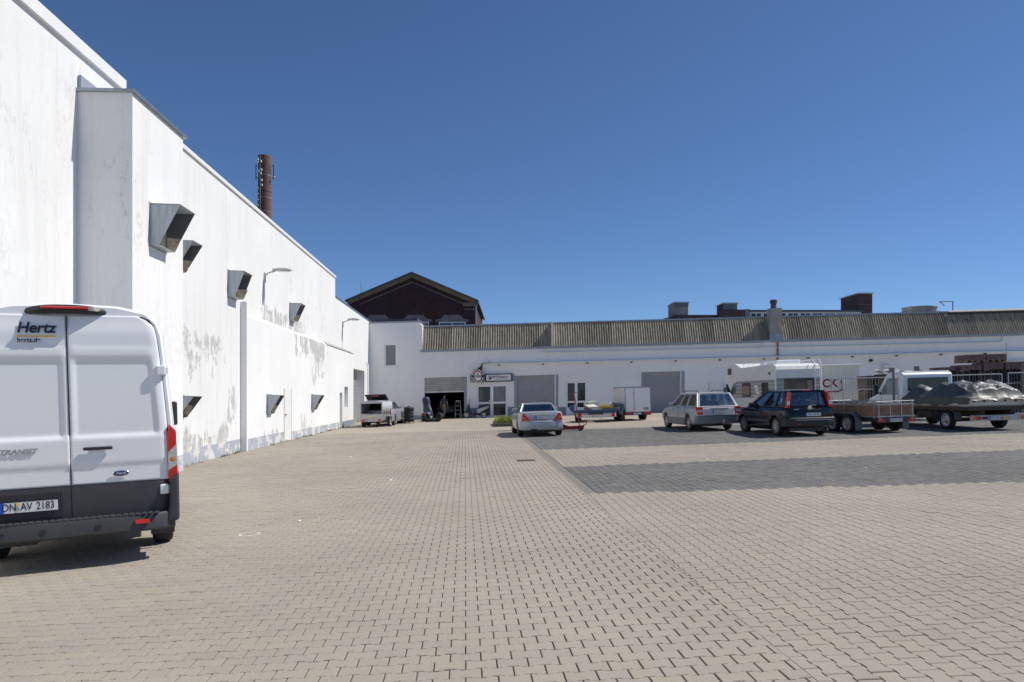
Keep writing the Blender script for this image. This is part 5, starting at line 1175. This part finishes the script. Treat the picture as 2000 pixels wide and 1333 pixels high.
# ------------------------------------------------------------------ small covered trailer by the left wall
st_ = thing('covered_trailer', 'small galvanised trailer with light grey tarpaulin hood, open at the back', 'trailer', on(-7.78, 39.8), R(-6)); TW, TL = 1.26, 2.0
h0 = .46
for x0, x1, y0, y1 in ((-TW/2, -TW/2+.03, 0, TL), (TW/2-.03, TW/2, 0, TL), (-TW/2, TW/2, 0, .03), (-TW/2, TW/2, TL-.03, TL)): MB().box(x0, x1, y0, y1, h0, h0+.27).build('side_panel', 'galv', st_, bevel=.008)
MB().box(-TW/2, TW/2, 0, TL, h0-.06, h0).build('floor', 'galv', st_)
b = MB()
tl = [(-TW/2-.01, h0+.30), (-TW/2-.01, 1.40), (-TW/4, 1.47), (TW/4, 1.47), (TW/2+.01, 1.40), (TW/2+.01, h0+.30)]
for i in range(5):
    for k in range(8):
        ya, yb = TL*k/8, TL*(k+1)/8; sg = lambda y: .035*math.sin(y*9)+.02*math.sin(y*23)
        (xa, za), (xb, zb) = tl[i], tl[i+1]; f1_, f2_ = (1 if i in (1, 2, 3) else .3), 1
        b.add([(xa, ya, za-abs(sg(ya))*(za > 1)), (xb, ya, zb-abs(sg(ya))*(zb > 1)), (xb, yb, zb-abs(sg(yb))*(zb > 1)), (xa, yb, za-abs(sg(yb))*(za > 1))], [(0, 1, 2, 3)])
b.build('tarpaulin_hood', 'tarp_grey', st_, solid=.012, raw=True, smooth=40)
MB().prism([(-TW/2, 1.32), (-TW/2, 1.40), (-TW/4, 1.47), (TW/4, 1.47), (TW/2, 1.40), (TW/2, 1.32)], -.012, .012, 'y').build('hood_flap', 'tarp_grey', st_)
MB().box(-TW/2, TW/2, TL-.02, TL, h0+.3, 1.40).build('hood_front', 'tarp_grey', st_); MB().box(-TW/2+.02, TW/2-.02, TL-.06, TL-.03, h0+.34, 1.38).build('hood_lining', 'seat_dark', st_)
for xx in (-TW/2+.02, TW/2-.02): MB().box(xx-.03, xx+.03, -.014, .014, h0+.3, 1.42).build('hood_post', 'tarp_grey', st_)
MB().box(-TW/2, TW/2, -.05, .0, .32, .45).build('light_bar', 'galv', st_)
for s in (-1, 1):
    MB().box(s*.46-.11, s*.46+.11, -.08, -.04, .34, .45).build('tail_light', 'lens_red', st_, bevel=.02); wheel(st_, s*(TW/2+.12), .95, .27, .16, s, 'steel', spokes=0)
    MB().box(s*(TW/2+.12)-.1, s*(TW/2+.12)+.1, .62, 1.28, .55, .58).build('mudguard', 'plastic_black', st_, bevel=.01)
plate(st_, 'KK AB 750', 0, -.06, .385, .5, .105); bx('yellow_sign', 'ink_yellow', st_, -.14, .14, -.008, .0, .57, .63)
MB().tube([(0, TL, .42), (0, TL+.9, .42)], .04, 8).build('drawbar', 'galv', st_)
# ------------------------------------------------------------------ tyres
def tyre_mesh():
    R0, w = .32, .105
    return MB().lathe([(.205, -w*.8), (.27, -w), (.305, -w*.85), (R0, -w*.5), (R0, w*.5), (.305, w*.85), (.27, w), (.205, w*.8), (.20, 0)], axis='z', n=28, closed=True).mesh('tyre')
TY = tyre_mesh(); TY.materials.append(MATS['rubber']); TY.polygons.foreach_set('use_smooth', [True]*len(TY.polygons)); TY.set_sharp_from_angle(angle=R(45))
def tyre(x, y, z, rot, label, group):
    o = bpy.data.objects.new('tyre', TY); COL.objects.link(o); o.location = on(x, y, z); o.rotation_euler = rot; tag(o, label, 'tyre', group); return o
dol = thing('wheel_dolly', 'small trolley on casters under the tyre stack', 'dolly', on(-6.42, 44.6), 0)
MB().box(-.34, .34, -.34, .34, .10, .14).build('plate', 'dark_metal', dol, bevel=.01)
for sx in (-1, 1):
    for sy in (-1, 1): MB().lathe([(0, -.02), (.045, -.02), (.045, .02), (0, .02)], (sx*.28, sy*.28, .05), 'x', 12).build('caster', 'steel', dol)
for k, n in enumerate(('lowest', 'second lowest', 'second highest', 'topmost')): tyre(-6.42+random.uniform(-.02, .02), 44.6, .25+k*.215, (0, -SL, k), n+' tyre in the stack beside the white wall', 'stacked tyres')
rim = MB().lathe([(.02, .02), (.07, .03), (.17, .0), (.205, .04), (.215, .06), (.205, .02), (.18, -.03), (.02, -.02)], n=24).build('alloy_rim', 'chrome', None, smooth=40); rim.location = on(-6.42, 44.6, 1.06); tag(rim, 'shiny bare metal rim lying on top of the tyre stack', 'rim')
tyre(-6.95, 45.2, .12, (0, -SL, 0), 'single tyre lying flat left of the tyre stack', 'loose tyres')
tyre(-5.55, 46.6, .30, (R(70), 0, R(60)), 'tyre leaning to the left beside the open garage', 'loose tyres')
tyre(-5.15, 46.2, .11, (0, -SL, 0), 'tyre lying flat between two leaning ones', 'loose tyres')
tyre(-4.72, 46.2, .29, (R(64), 0, R(-52)), 'tyre leaning in front of the garage opening', 'loose tyres')
# ------------------------------------------------------------------ two-wheelers
def spoked_wheel(parent, y, r, w, name='wheel'):
    o = bpy.data.objects.new(name, None); COL.objects.link(o); o.parent = parent; o.location = (0, y, r)
    MB().lathe([(r*.74, -w*.4), (r*.9, -w*.5), (r, -w*.2), (r, w*.2), (r*.9, w*.5), (r*.74, w*.4)], axis='x', n=28, closed=True).build('tyre', 'rubber', o, smooth=50)
    b = MB().lathe([(r*.70, -w*.3), (r*.75, -w*.35), (r*.75, w*.35), (r*.70, w*.3)], axis='x', n=28, closed=True)
    for k in range(5): a = 2*math.pi*k/5; b.bar((0, 0, 0), (0, math.cos(a)*r*.72, math.sin(a)*r*.72), .03, .03, up=(1, 0, 0))
    b.lathe([(0, -.05), (.05, -.05), (.05, .05), (0, .05)], axis='x', n=12); b.build('rim', 'alloy', o, smooth=40); return o
sc_ = thing('motor_scooter', 'dark and silver motor scooter parked beside the glass entrance', 'scooter', on(-2.62, 51.35), R(88))
sc_.rotation_euler = (R(-1), 0, R(88))
spoked_wheel(sc_, .65, .24, .11); spoked_wheel(sc_, -.62, .23, .12)
MB().prism([(.42, .28), (.62, .62), (.52, .98), (.40, .98), (.34, .55), (.20, .30)], -.15, .15, 'x').build('front_shield', 'paint_black', sc_, bevel=.05, seg=3)
MB().prism([(.30, .26), (.30, .34), (-.15, .34), (-.25, .26)], -.16, .16, 'x').build('footboard', 'plastic_black', sc_, bevel=.02)
MB().prism([(-.12, .34), (-.18, .66), (-.55, .78), (-1.0, .86), (-.95, .72), (-.55, .50), (-.35, .36)], -.15, .15, 'x').build('rear_cowl', 'paint_silver', sc_, bevel=.05, seg=3)
MB().prism([(-.10, .66), (-.14, .76), (-.45, .80), (-.85, .90), (-.88, .82), (-.5, .74)], -.13, .13, 'x').build('saddle', 'seat_dark', sc_, bevel=.04)
MB().prism([(.40, .44), (.60, .56), (.86, .44), (.80, .40), (.62, .50), (.45, .40)], -.06, .06, 'x').build('mudguard', 'paint_black', sc_, bevel=.02)
MB().tube([(0, .66, .24), (.0, .50, .95), (0, .46, 1.02)], .035, 8).tube([(-.33, .40, 1.06), (0, .46, 1.02), (.33, .40, 1.06)], .018, 6).build('steering', 'dark_metal', sc_, smooth=40)
bx('headlight', 'lens_clear', sc_, -.09, .09, .50, .58, .90, 1.02, bevel=.03)
for s in (-1, 1): MB().tube([(s*.3, .42, 1.06), (s*.34, .40, 1.25)], .01, 5).lathe([(0, -.01), (.06, -.01), (.06, .01), (0, .01)], (s*.35, .40, 1.30), 'y', 12).build('mirror', 'plastic_black', sc_)
MB().tube([(.16, -.30, .26), (.18, -.75, .32)], [.05, .07], 10).build('exhaust', 'steel', sc_, smooth=40); bx('tail_light', 'lens_red', sc_, -.06, .06, -1.03, -.97, .76, .84, bevel=.015); MB().box(-.05, .05, -.45, .1, .22, .42).build('engine', 'dark_metal', sc_, bevel=.03)
def motorbike(x, y, rz, label, tank, group=None):
    m = thing('motorcycle', label, 'motorcycle', on(x, y), rz, group=group); m.rotation_euler = (0, R(8), rz)
    spoked_wheel(m, .72, .31, .12); spoked_wheel(m, -.70, .31, .16)
    MB().tube([(.09, .72, .31), (.09, .50, .86)], .026, 8).tube([(-.09, .72, .31), (-.09, .50, .86)], .026, 8).build('fork', 'chrome', m, smooth=40)
    MB().tube([(-.38, .30, 1.06), (-.2, .42, 1.02), (.2, .42, 1.02), (.38, .30, 1.06)], .016, 6).build('handlebar', 'chrome', m, smooth=40)
    MB().prism([(.42, .78), (.40, .94), (.10, .98), (-.10, .84), (-.05, .76)], -.14, .14, 'x').build('fuel_tank', tank, m, bevel=.06, seg=3)
    MB().prism([(-.08, .78), (-.10, .86), (-.55, .82), (-.85, .92), (-.88, .84), (-.55, .74)], -.13, .13, 'x').build('saddle', 'seat_dark', m, bevel=.04)
    MB().box(-.16, .16, -.25, .30, .28, .68).build('engine', 'steel', m, bevel=.05); MB().tube([(.14, .28, .50), (.17, .2, .26), (.18, -.3, .26), (.18, -.95, .34)], [.022, .025, .04, .05], 8).build('exhaust', 'chrome', m, smooth=40)
    MB().lathe([(0, -.1), (.09, -.06), (.10, .05)], (0, .62, .92), 'y', 16).build('headlight', 'chrome', m, smooth=50); MB().prism([(-.4, .62), (-.62, .68), (-1.0, .60), (-1.02, .54), (-.65, .62)], -.08, .08, 'x').build('mudguard', tank, m)
    for s in (-1, 1): MB().tube([(s*.3, .34, 1.06), (s*.33, .32, 1.2)], .008, 5).lathe([(0, -.01), (.055, -.01), (.055, .01), (0, .01)], (s*.34, .32, 1.24), 'y', 12).build('mirror', 'chrome', m)
    MB().box(-.05, .05, -.98, -.92, .66, .74).build('tail_light', 'lens_red', m); return m
motorbike(-6.82, 46.4, R(20), 'chrome motorcycle leaning by the wall behind the tyre stack', 'paint_black')
mc = thing('covered_moped', 'upright bulky vehicle wrapped in a dark navy cover beside the garage', 'moped', on(-5.75, 49.2), R(35))
rg = []
for z, w, d, ox in ((.25, .14, .45, 0), (.45, .20, .55, .0), (.7, .22, .50, .05), (.95, .20, .36, .12), (1.15, .22, .28, .20), (1.3, .26, .30, .22), (1.5, .24, .28, .22), (1.62, .12, .16, .2)):
    rg.append([(w*math.cos(t)*(1+.12*math.sin(5*t+z*9)), ox+d*math.sin(t)*(1+.1*math.sin(7*t+z*5)), z) for t in [2*math.pi*k/20 for k in range(20)]])
MB().loft(rg).build('cover', 'cover_navy', mc, smooth=60); spoked_wheel(mc, .45, .25, .1); spoked_wheel(mc, -.45, .25, .1)
for nm, lb_, m, x, y, z, sx, sy, sz in (('rag', 'pink crumpled rag between the tyre stack and the covered moped', 'pink_rag', -5.82, 47.2, .50, .25, .2, .22), ('rag', 'pale blue crumpled rag on the loose tyres', 'blue_rag', -5.5, 46.9, .50, .3, .22, .22)):
    b = MB().lathe([(0, -.5), (.35, -.42), (.5, -.05), (.38, .3), (0, .5)], n=14); b.v = [(a*sx*(1+.3*math.sin(9*c+4*a)), c*sy*(1+.3*math.sin(11*a)), d*sz) for a, c, d in b.v]
    o = b.build(nm, m, None, smooth=60); o.location = on(x, y, z); tag(o, lb_, 'rag')
bxx = thing('plastic_crate', 'dark plastic crate under the rags by the garage', 'crate', on(-5.68, 47.1), R(20)); MB().box(-.25, .25, -.18, .18, 0, .03).build('floor', 'plastic_black', bxx)
for x0, x1, y0, y1 in ((-.25, .25, -.18, -.16), (-.25, .25, .16, .18), (-.25, -.23, -.16, .16), (.23, .25, -.16, .16)): MB().box(x0, x1, y0, y1, .03, .42).build('side', 'plastic_black', bxx)
# ------------------------------------------------------------------ inside the garage: car, ladder, person
sp = dict(paint='paint_silver_warm', wb=2.6, track=.73, wr=.31, arch=.35, spokes=0,
    body=[(-1.05, .40, .82, .74, .0), (-1.0, .30, .92, .81, .02), (-.5, .22, .95, .85, .02), (0, .2, .95, .86, .0), (1.2, .19, .94, .86, .0), (2.0, .19, .94, .86, .02), (2.9, .22, .82, .82, .06), (3.4, .28, .66, .70, .03)],
    belt=(-.4, 2.1, .78, .95), roof=(.1, 1.2, .6, 1.42), belt_rear_w=.76, roof_rear_w=.6, side_m=(.08, .08, .05, .1), side_split=[(.1, .5), (.54, .9)], rear_m=(.06, .06, .06, .08), mirror_y=1.7, seats=(.5,), glass='car_glass_dark')
gc = car('silver_saloon', 'silver car standing inside the dark garage', (-5.45, 60.2, .31-.16), R(2), sp); bumper(gc, .83, -1.15, .30, .62, .3, 'paint_silver_warm'); plate(gc, 'VIE', 0, -1.07, .74, .5, .11)
for s in (-1, 1): lamp_poly(gc, 'tail_light', [(s*.80, .64), (s*.58, .64), (s*.60, .86), (s*.79, .86)], -1.08, -.9, 'lens_red')
lad = thing('step_ladder', 'aluminium step ladder standing at the right of the garage opening', 'ladder', (-4.02, 53.4, .31-.11), R(8), tilt=False)
for s in (-1, 1): MB().tube([(s*.24, -.35, 0), (s*.16, 0, 1.25)], .02, 6).build('rail', 'alloy', lad); MB().tube([(s*.24, .4, 0), (s*.17, .02, 1.25)], .015, 6).build('strut', 'alloy', lad)
for k in range(4): t = .2+k*.25; MB().box(-.22+.07*t, .22-.07*t, -.38+.35*t, -.28+.35*t, 1.25*t-.01, 1.25*t+.015).build('tread', 'alloy', lad)
MB().box(-.18, .18, -.10, .14, 1.25, 1.28).build('platform', 'alloy', lad)
bk = thing('bucket', 'pale bucket at the foot of the step ladder', 'bucket', (-3.75, 53.0, .31-.10), 0, tilt=False); MB().lathe([(0, 0), (.12, 0), (.15, .30), (.14, .30), (.11, .02), (0, .02)], n=18).build('pail', 'concrete', bk, smooth=40); MB().tube([(-.15, 0, .28), (-.1, 0, .38), (.1, 0, .38), (.15, 0, .28)], .006, 5).build('bail', 'steel', bk)
# a person walking into the garage
pers = thing('person', 'person in navy t-shirt and khaki trousers walking into the garage', 'person', (-5.0, 52.75, .31-.14), R(-25), tilt=False)
def skin_mesh(name, chains, m, sub=2):
    """chains of (point, radius) grown into one continuous surface"""
    V, E, RD, idx = [], [], [], {}
    for ch in chains:
        prev = None
        for (p, r) in ch:
            k = tuple(round(c, 4) for c in p)
            if k not in idx: idx[k] = len(V); V.append(p); RD.append(r)
            i = idx[k]
            if prev is not None and prev != i: E.append((prev, i))
            prev = i
    me = bpy.data.meshes.new(name); me.from_pydata(V, E, []); o = bpy.data.objects.new(name, me); COL.objects.link(o)
    md = o.modifiers.new('k', 'SKIN'); md.use_smooth_shade = True
    if not me.skin_vertices: 
        bm = bmesh.new(); bm.from_mesh(me); bm.verts.layers.skin.verify(); bm.to_mesh(me); bm.free()
    for i, sv in enumerate(me.skin_vertices[0].data): sv.radius = (RD[i], RD[i]) if not hasattr(RD[i], '__len__') else RD[i]; sv.use_root = (i == 0)
    s2 = o.modifiers.new('s', 'SUBSURF'); s2.levels = sub; s2.render_levels = sub
    dg = bpy.context.evaluated_depsgraph_get(); r = bpy.data.meshes.new_from_object(o.evaluated_get(dg)); bpy.data.objects.remove(o)
    return r
hip = (0, 0, .95); chest = (0, .03, 1.30); neck = (0, .035, 1.47)
torso = [(hip, (.15, .11)), ((0, .015, 1.10), (.14, .10)), (chest, (.165, .11)), ((0, .03, 1.43), (.09, .08)), (neck, (.055, .055)), ((0, .05, 1.54), (.055, .06)), ((0, .065, 1.62), (.08, .095)), ((0, .07, 1.70), (.078, .09)), ((0, .06, 1.76), (.04, .05))]
legL = [(hip, .13), ((-.10, .03, .88), .095), ((-.11, .22, .52), .065), ((-.11, .20, .12), .042), ((-.11, .22, .06), .042), ((-.11, .34, .035), .03)]
legR = [(hip, .13), ((.10, -.02, .88), .095), ((.11, -.02, .50), .065), ((.11, -.34, .16), .042), ((.11, -.36, .09), .042), ((.11, -.26, .035), .03)]
armL = [(chest, .16), ((-.19, .02, 1.38), .058), ((-.25, -.07, 1.12), .045), ((-.24, -.02, .90), .033), ((-.235, .01, .83), .036)]
armR = [(chest, .16), ((.19, .02, 1.38), .058), ((.26, .03, 1.12), .045), ((.25, .14, .92), .033), ((.245, .17, .86), .036)]
pb_ = finish(skin_mesh('body', [torso, legL, legR, armL, armR], 'skin'), 'body', 'skin', pers)
def gr(ch, k): return [(p, (r[0]+k, r[1]+k) if hasattr(r, '__len__') else r+k) for p, r in ch]
finish(skin_mesh('shirt', [gr(torso[:4], .018), gr(armL[:2], .02)+[((-.232, -.04, 1.21), .072)], gr(armR[:2], .02)+[((.238, .027, 1.21), .072)]], 'shirt'), 'shirt', 'shirt_blue', pers)
finish(skin_mesh('trousers', [gr([torso[0]], .02)+[((0, .012, 1.03), (.165, .125))], gr(legL[:3], .022)+[((-.11, .20, .10), .072)], gr(legR[:3], .022)+[((.11, -.35, .14), .072)]], 'trousers'), 'trousers', 'trousers_khaki', pers)
MB().lathe([(0, .115), (.05, .105), (.085, .06), (.095, 0), (.085, -.05)], (0, .045, 1.695), 'z', 16).build('hair', 'hair', pers, smooth=60)
for xx, yy, zz, rx in ((-.11, .27, .035, 0), (.11, -.31, .06, R(-25))):
    b = MB().box(-.045, .045, -.13, .13, -.035, .045); o = b.build('shoe', 'shoe', pers, bevel=.03, seg=3); o.location = (xx, yy, zz); o.rotation_euler = (rx, 0, 0)
for (hx, hy, hz) in ((-.235, .01, .83), (.245, .17, .86)):
    for k in range(4): MB().tube([(hx+(k-1.5)*.004, hy+(k-1.5)*.02, hz-.02), (hx, hy+(k-1.5)*.022, hz-.075), (hx+.01, hy+(k-1.5)*.02, hz-.105+.008*abs(k-1.5))], [.010, .009, .007], 6).build('finger', 'skin', pb_, smooth=60)
    MB().tube([(hx, hy+.03, hz), (hx, hy+.055, hz-.04), (hx, hy+.05, hz-.065)], [.012, .010, .008], 6).build('thumb', 'skin', pb_, smooth=60)
# ------------------------------------------------------------------ signs over the entrance
ov = thing('oval_beer_sign', 'oval red and white sign with black band and the word BECK\'S', 'sign', (-2.45, 51.62, 3.0+.31-SL*2.45), 0)
def ell(rx, rz, y0, y1, name, m, parent, n=40):
    b = MB().lathe([(0, y0), (1, y0), (1, y1), (0, y1)], axis='y', n=n); b.v = [(x*rx, y, z*rz) for x, y, z in b.v]; return b.build(name, m, parent)
ell(.41, .49, -.06, .06, 'rim', 'ink_black', ov); ell(.39, .47, -.066, -.058, 'field', 'ink_white', ov); ell(.345, .42, -.070, -.062, 'red_ring', 'red_steel', ov); ell(.255, .325, -.074, -.066, 'centre', 'ink_white', ov)
bx('band', 'ink_black', ov, -.405, .405, -.082, -.07, -.085, .085); text('lettering', "BECK'S", .17, 'ink_white', ov, (0, -.084, 0), bold=.003, sx=1.05); bx('crest', 'red_steel', ov, -.05, .05, -.082, -.07, .13, .24); bx('bracket', 'dark_metal', ov, -.03, .03, .06, .38, -.1, .1)
ts = thing('station_sign', 'white rectangular sign board reading TRAFOStation above the entrance', 'sign', (-.965, 51.84, 2.86+.31-SL*.965), 0)
bx('frame', 'ink_navy', ts, -.97, .97, -.05, .155, -.28, .28, bevel=.01); bx('panel', 'plate_white', ts, -.90, .90, -.056, -.048, -.215, .215)
text('lettering', 'TRAFO', .235, 'ink_navy', ts, (-.02, -.060, .05), align='RIGHT', bold=.004); text('lettering', 'Station', .235, 'ink_red', ts, (-.01, -.060, .05), align='LEFT', bold=.004)
MB().lathe([(0, 0), (.085, 0), (.085, .006), (0, .006)], (-.62, -.062, -.05), 'y', 14).build('emblem', 'ink_red', ts)
for k in range(16):
    if k not in (5, 9): bx('small_print', 'ink_navy', ts, -.22+k*.062, -.18+k*.062, -.059, -.055, -.135, -.095)
sb = thing('sign_backing', 'grey backing board behind the two signs', 'board', (-1.0, 51.96, 2.86+.31-SL*1.0), 0); bx('board', 'grey_paint', sb, -2.05, 1.15, -.02, .03, -.22, .27); bx('rail', 'grey_paint', sb, -2.0, 1.1, .0, .035, -.30, -.25)
ta = thing('torn_awning', 'torn black awning remnant hanging over the oval sign', 'awning', (-2.3, 51.85, 3.9+.31-SL*2.3), 0)
MB().tube([(-.55, -.25, -.62), (.0, -.2, -.25), (.15, -.1, .02)], .025, 6).build('arm', 'dark_metal', ta); MB().tube([(.15, -.15, .0), (.6, -.1, .05), (.75, -.1, .2)], .02, 6).build('arm', 'dark_metal', ta)
MB().add([(-.18, -.2, -.36), (.05, -.2, -.18), (.2, -.15, .04), (.12, -.18, -.52), (-.1, -.22, -.6)], [(0, 1, 2, 3, 4)]).build('cloth', 'plastic_black', ta, solid=.02)
# ------------------------------------------------------------------ grass planter, drains, bits on the ground
pl = thing('grass_planter', 'kerbed bed of tall yellow-green grass left of the roadster', 'planter', on(-.25, 36.2), R(3))
PW, PL = 1.2, 4.2
for x0, x1, y0, y1 in ((-PW/2, PW/2, 0, .14), (-PW/2, PW/2, PL-.14, PL), (-PW/2, -PW/2+.14, .14, PL-.14), (PW/2-.14, PW/2, .14, PL-.14)): MB().box(x0, x1, y0, y1, -.05, .18).build('kerb', 'kerb', pl, bevel=.02)
MB().box(-PW/2+.14, PW/2-.14, .14, PL-.14, -.05, .14).build('soil', 'soil', pl)
def blades(n, xr, yr, zf, hmin, hmax, w=.012, seed=3):
    rs = random.Random(seed); b = MB()
    for _ in range(n):
        x, y = rs.uniform(*xr), rs.uniform(*yr); h = rs.uniform(hmin, hmax); a = rs.uniform(0, 6.28); l = rs.uniform(.1, .45)*h; c, s_ = math.cos(a), math.sin(a); z = zf(x, y)
        px, py = -s_*w, c*w
        b.add([(x-px, y-py, z), (x+px, y+py, z), (x+px*.8+c*l*.3, y+py*.8+s_*l*.3, z+h*.55), (x-px*.8+c*l*.3, y-py*.8+s_*l*.3, z+h*.55), (x+c*l, y+s_*l, z+h)], [(0, 1, 2, 3), (3, 2, 4)])
    return b
for m, n, sd_ in (('grass', 1900, 3), ('grass_dry', 1500, 4)): tag(blades(n, (-PW/2+.1, PW/2-.1), (.12, PL-.12), lambda x, y: .13, .12, .40, .013, sd_).build('grass_blades', m, pl, raw=True), kind='stuff')
def drain(x, y, rz, label, w=.46, d=.30):
    o = thing('drain_grate', label, 'drain', on(x, y, .002), rz, group='drain grates'); o.rotation_euler = (math.atan(.0125), -SL, rz)
    f = MB(); f.box(-w/2, w/2, -d/2, -d/2+.03, -.02, .006).box(-w/2, w/2, d/2-.03, d/2, -.02, .006).box(-w/2, -w/2+.03, -d/2+.03, d/2-.03, -.02, .006).box(w/2-.03, w/2, -d/2+.03, d/2-.03, -.02, .006); f.build('frame', 'cast_iron', o)
    MB().box(-w/2+.03, w/2-.03, -d/2+.03, d/2-.03, -.02, -.012).build('sump', 'ink_black', o)
    for k in range(7): xx = -w/2+.05+k*(w-.13)/6; MB().box(xx, xx+.03, -d/2+.03, d/2-.03, -.012, .005).build('bar', 'cast_iron', o)
drain(.36, 18.1, A1, 'square iron drain grate beside the dark gutter course'); drain(-.32, 31.9, A1, 'farther iron drain grate left of the roadster', .6, .2)
rs = random.Random(5)
for k, (x, y, s, l) in enumerate([(-3.05, 10.3, .03, 'white paper scrap to the right of the van wheel'), (-2.5, 14.8, .04, 'pale scrap on the paving in front of the annex'), (4.7, 17.3, .035, 'pale scrap on the light paving strip'), (7.2, 14.6, .03, 'white fleck on the dark paving strip, right'), (9.6, 17.0, .035, 'white fleck on the light strip far right'), (-4.6, 20.4, .05, 'white scrap lying near the annex pilaster')]):
    b = MB().grid(lambda u, v: ((u-.5)*s*1.6, (v-.5)*s, .008+.012*math.sin(7*u)*math.sin(5*v)+.006*u), 5, 4); o = b.build('paper_scrap', 'paper', None, smooth=60); o.location = on(x, y); o.rotation_euler = (0, -SL, rs.uniform(0, 3)); tag(o, l, 'litter', 'scraps on the paving')
cc = thing('chalk_circle', 'faint white painted circle on the paving right of the van', 'marking', on(-3.45, 9.42, .003), 0); MB().lathe([(.115, 0), (.125, .0006), (.13, 0)], n=40).build('ring', 'paper', cc)
def wz(x, y): return G(x, y)-.01
b = MB()
for k in range(60):
    yl = random.uniform(-3.2, 21); xx = (.03 if yl < 2.35 else AX+.03)+random.uniform(0, .12); X = -8.85+xx-.05*yl; Y = 21.3+yl
    q = blades(random.randint(6, 18), (X-.06, X+.06), (Y-.12, Y+.12), wz, .03, .12, .006, k); b.add(q.v, q.f)
tag(b.build('wall_weeds', 'weed', None, raw=True), 'small weeds growing along the foot of the white wall', 'weeds', kind='stuff')
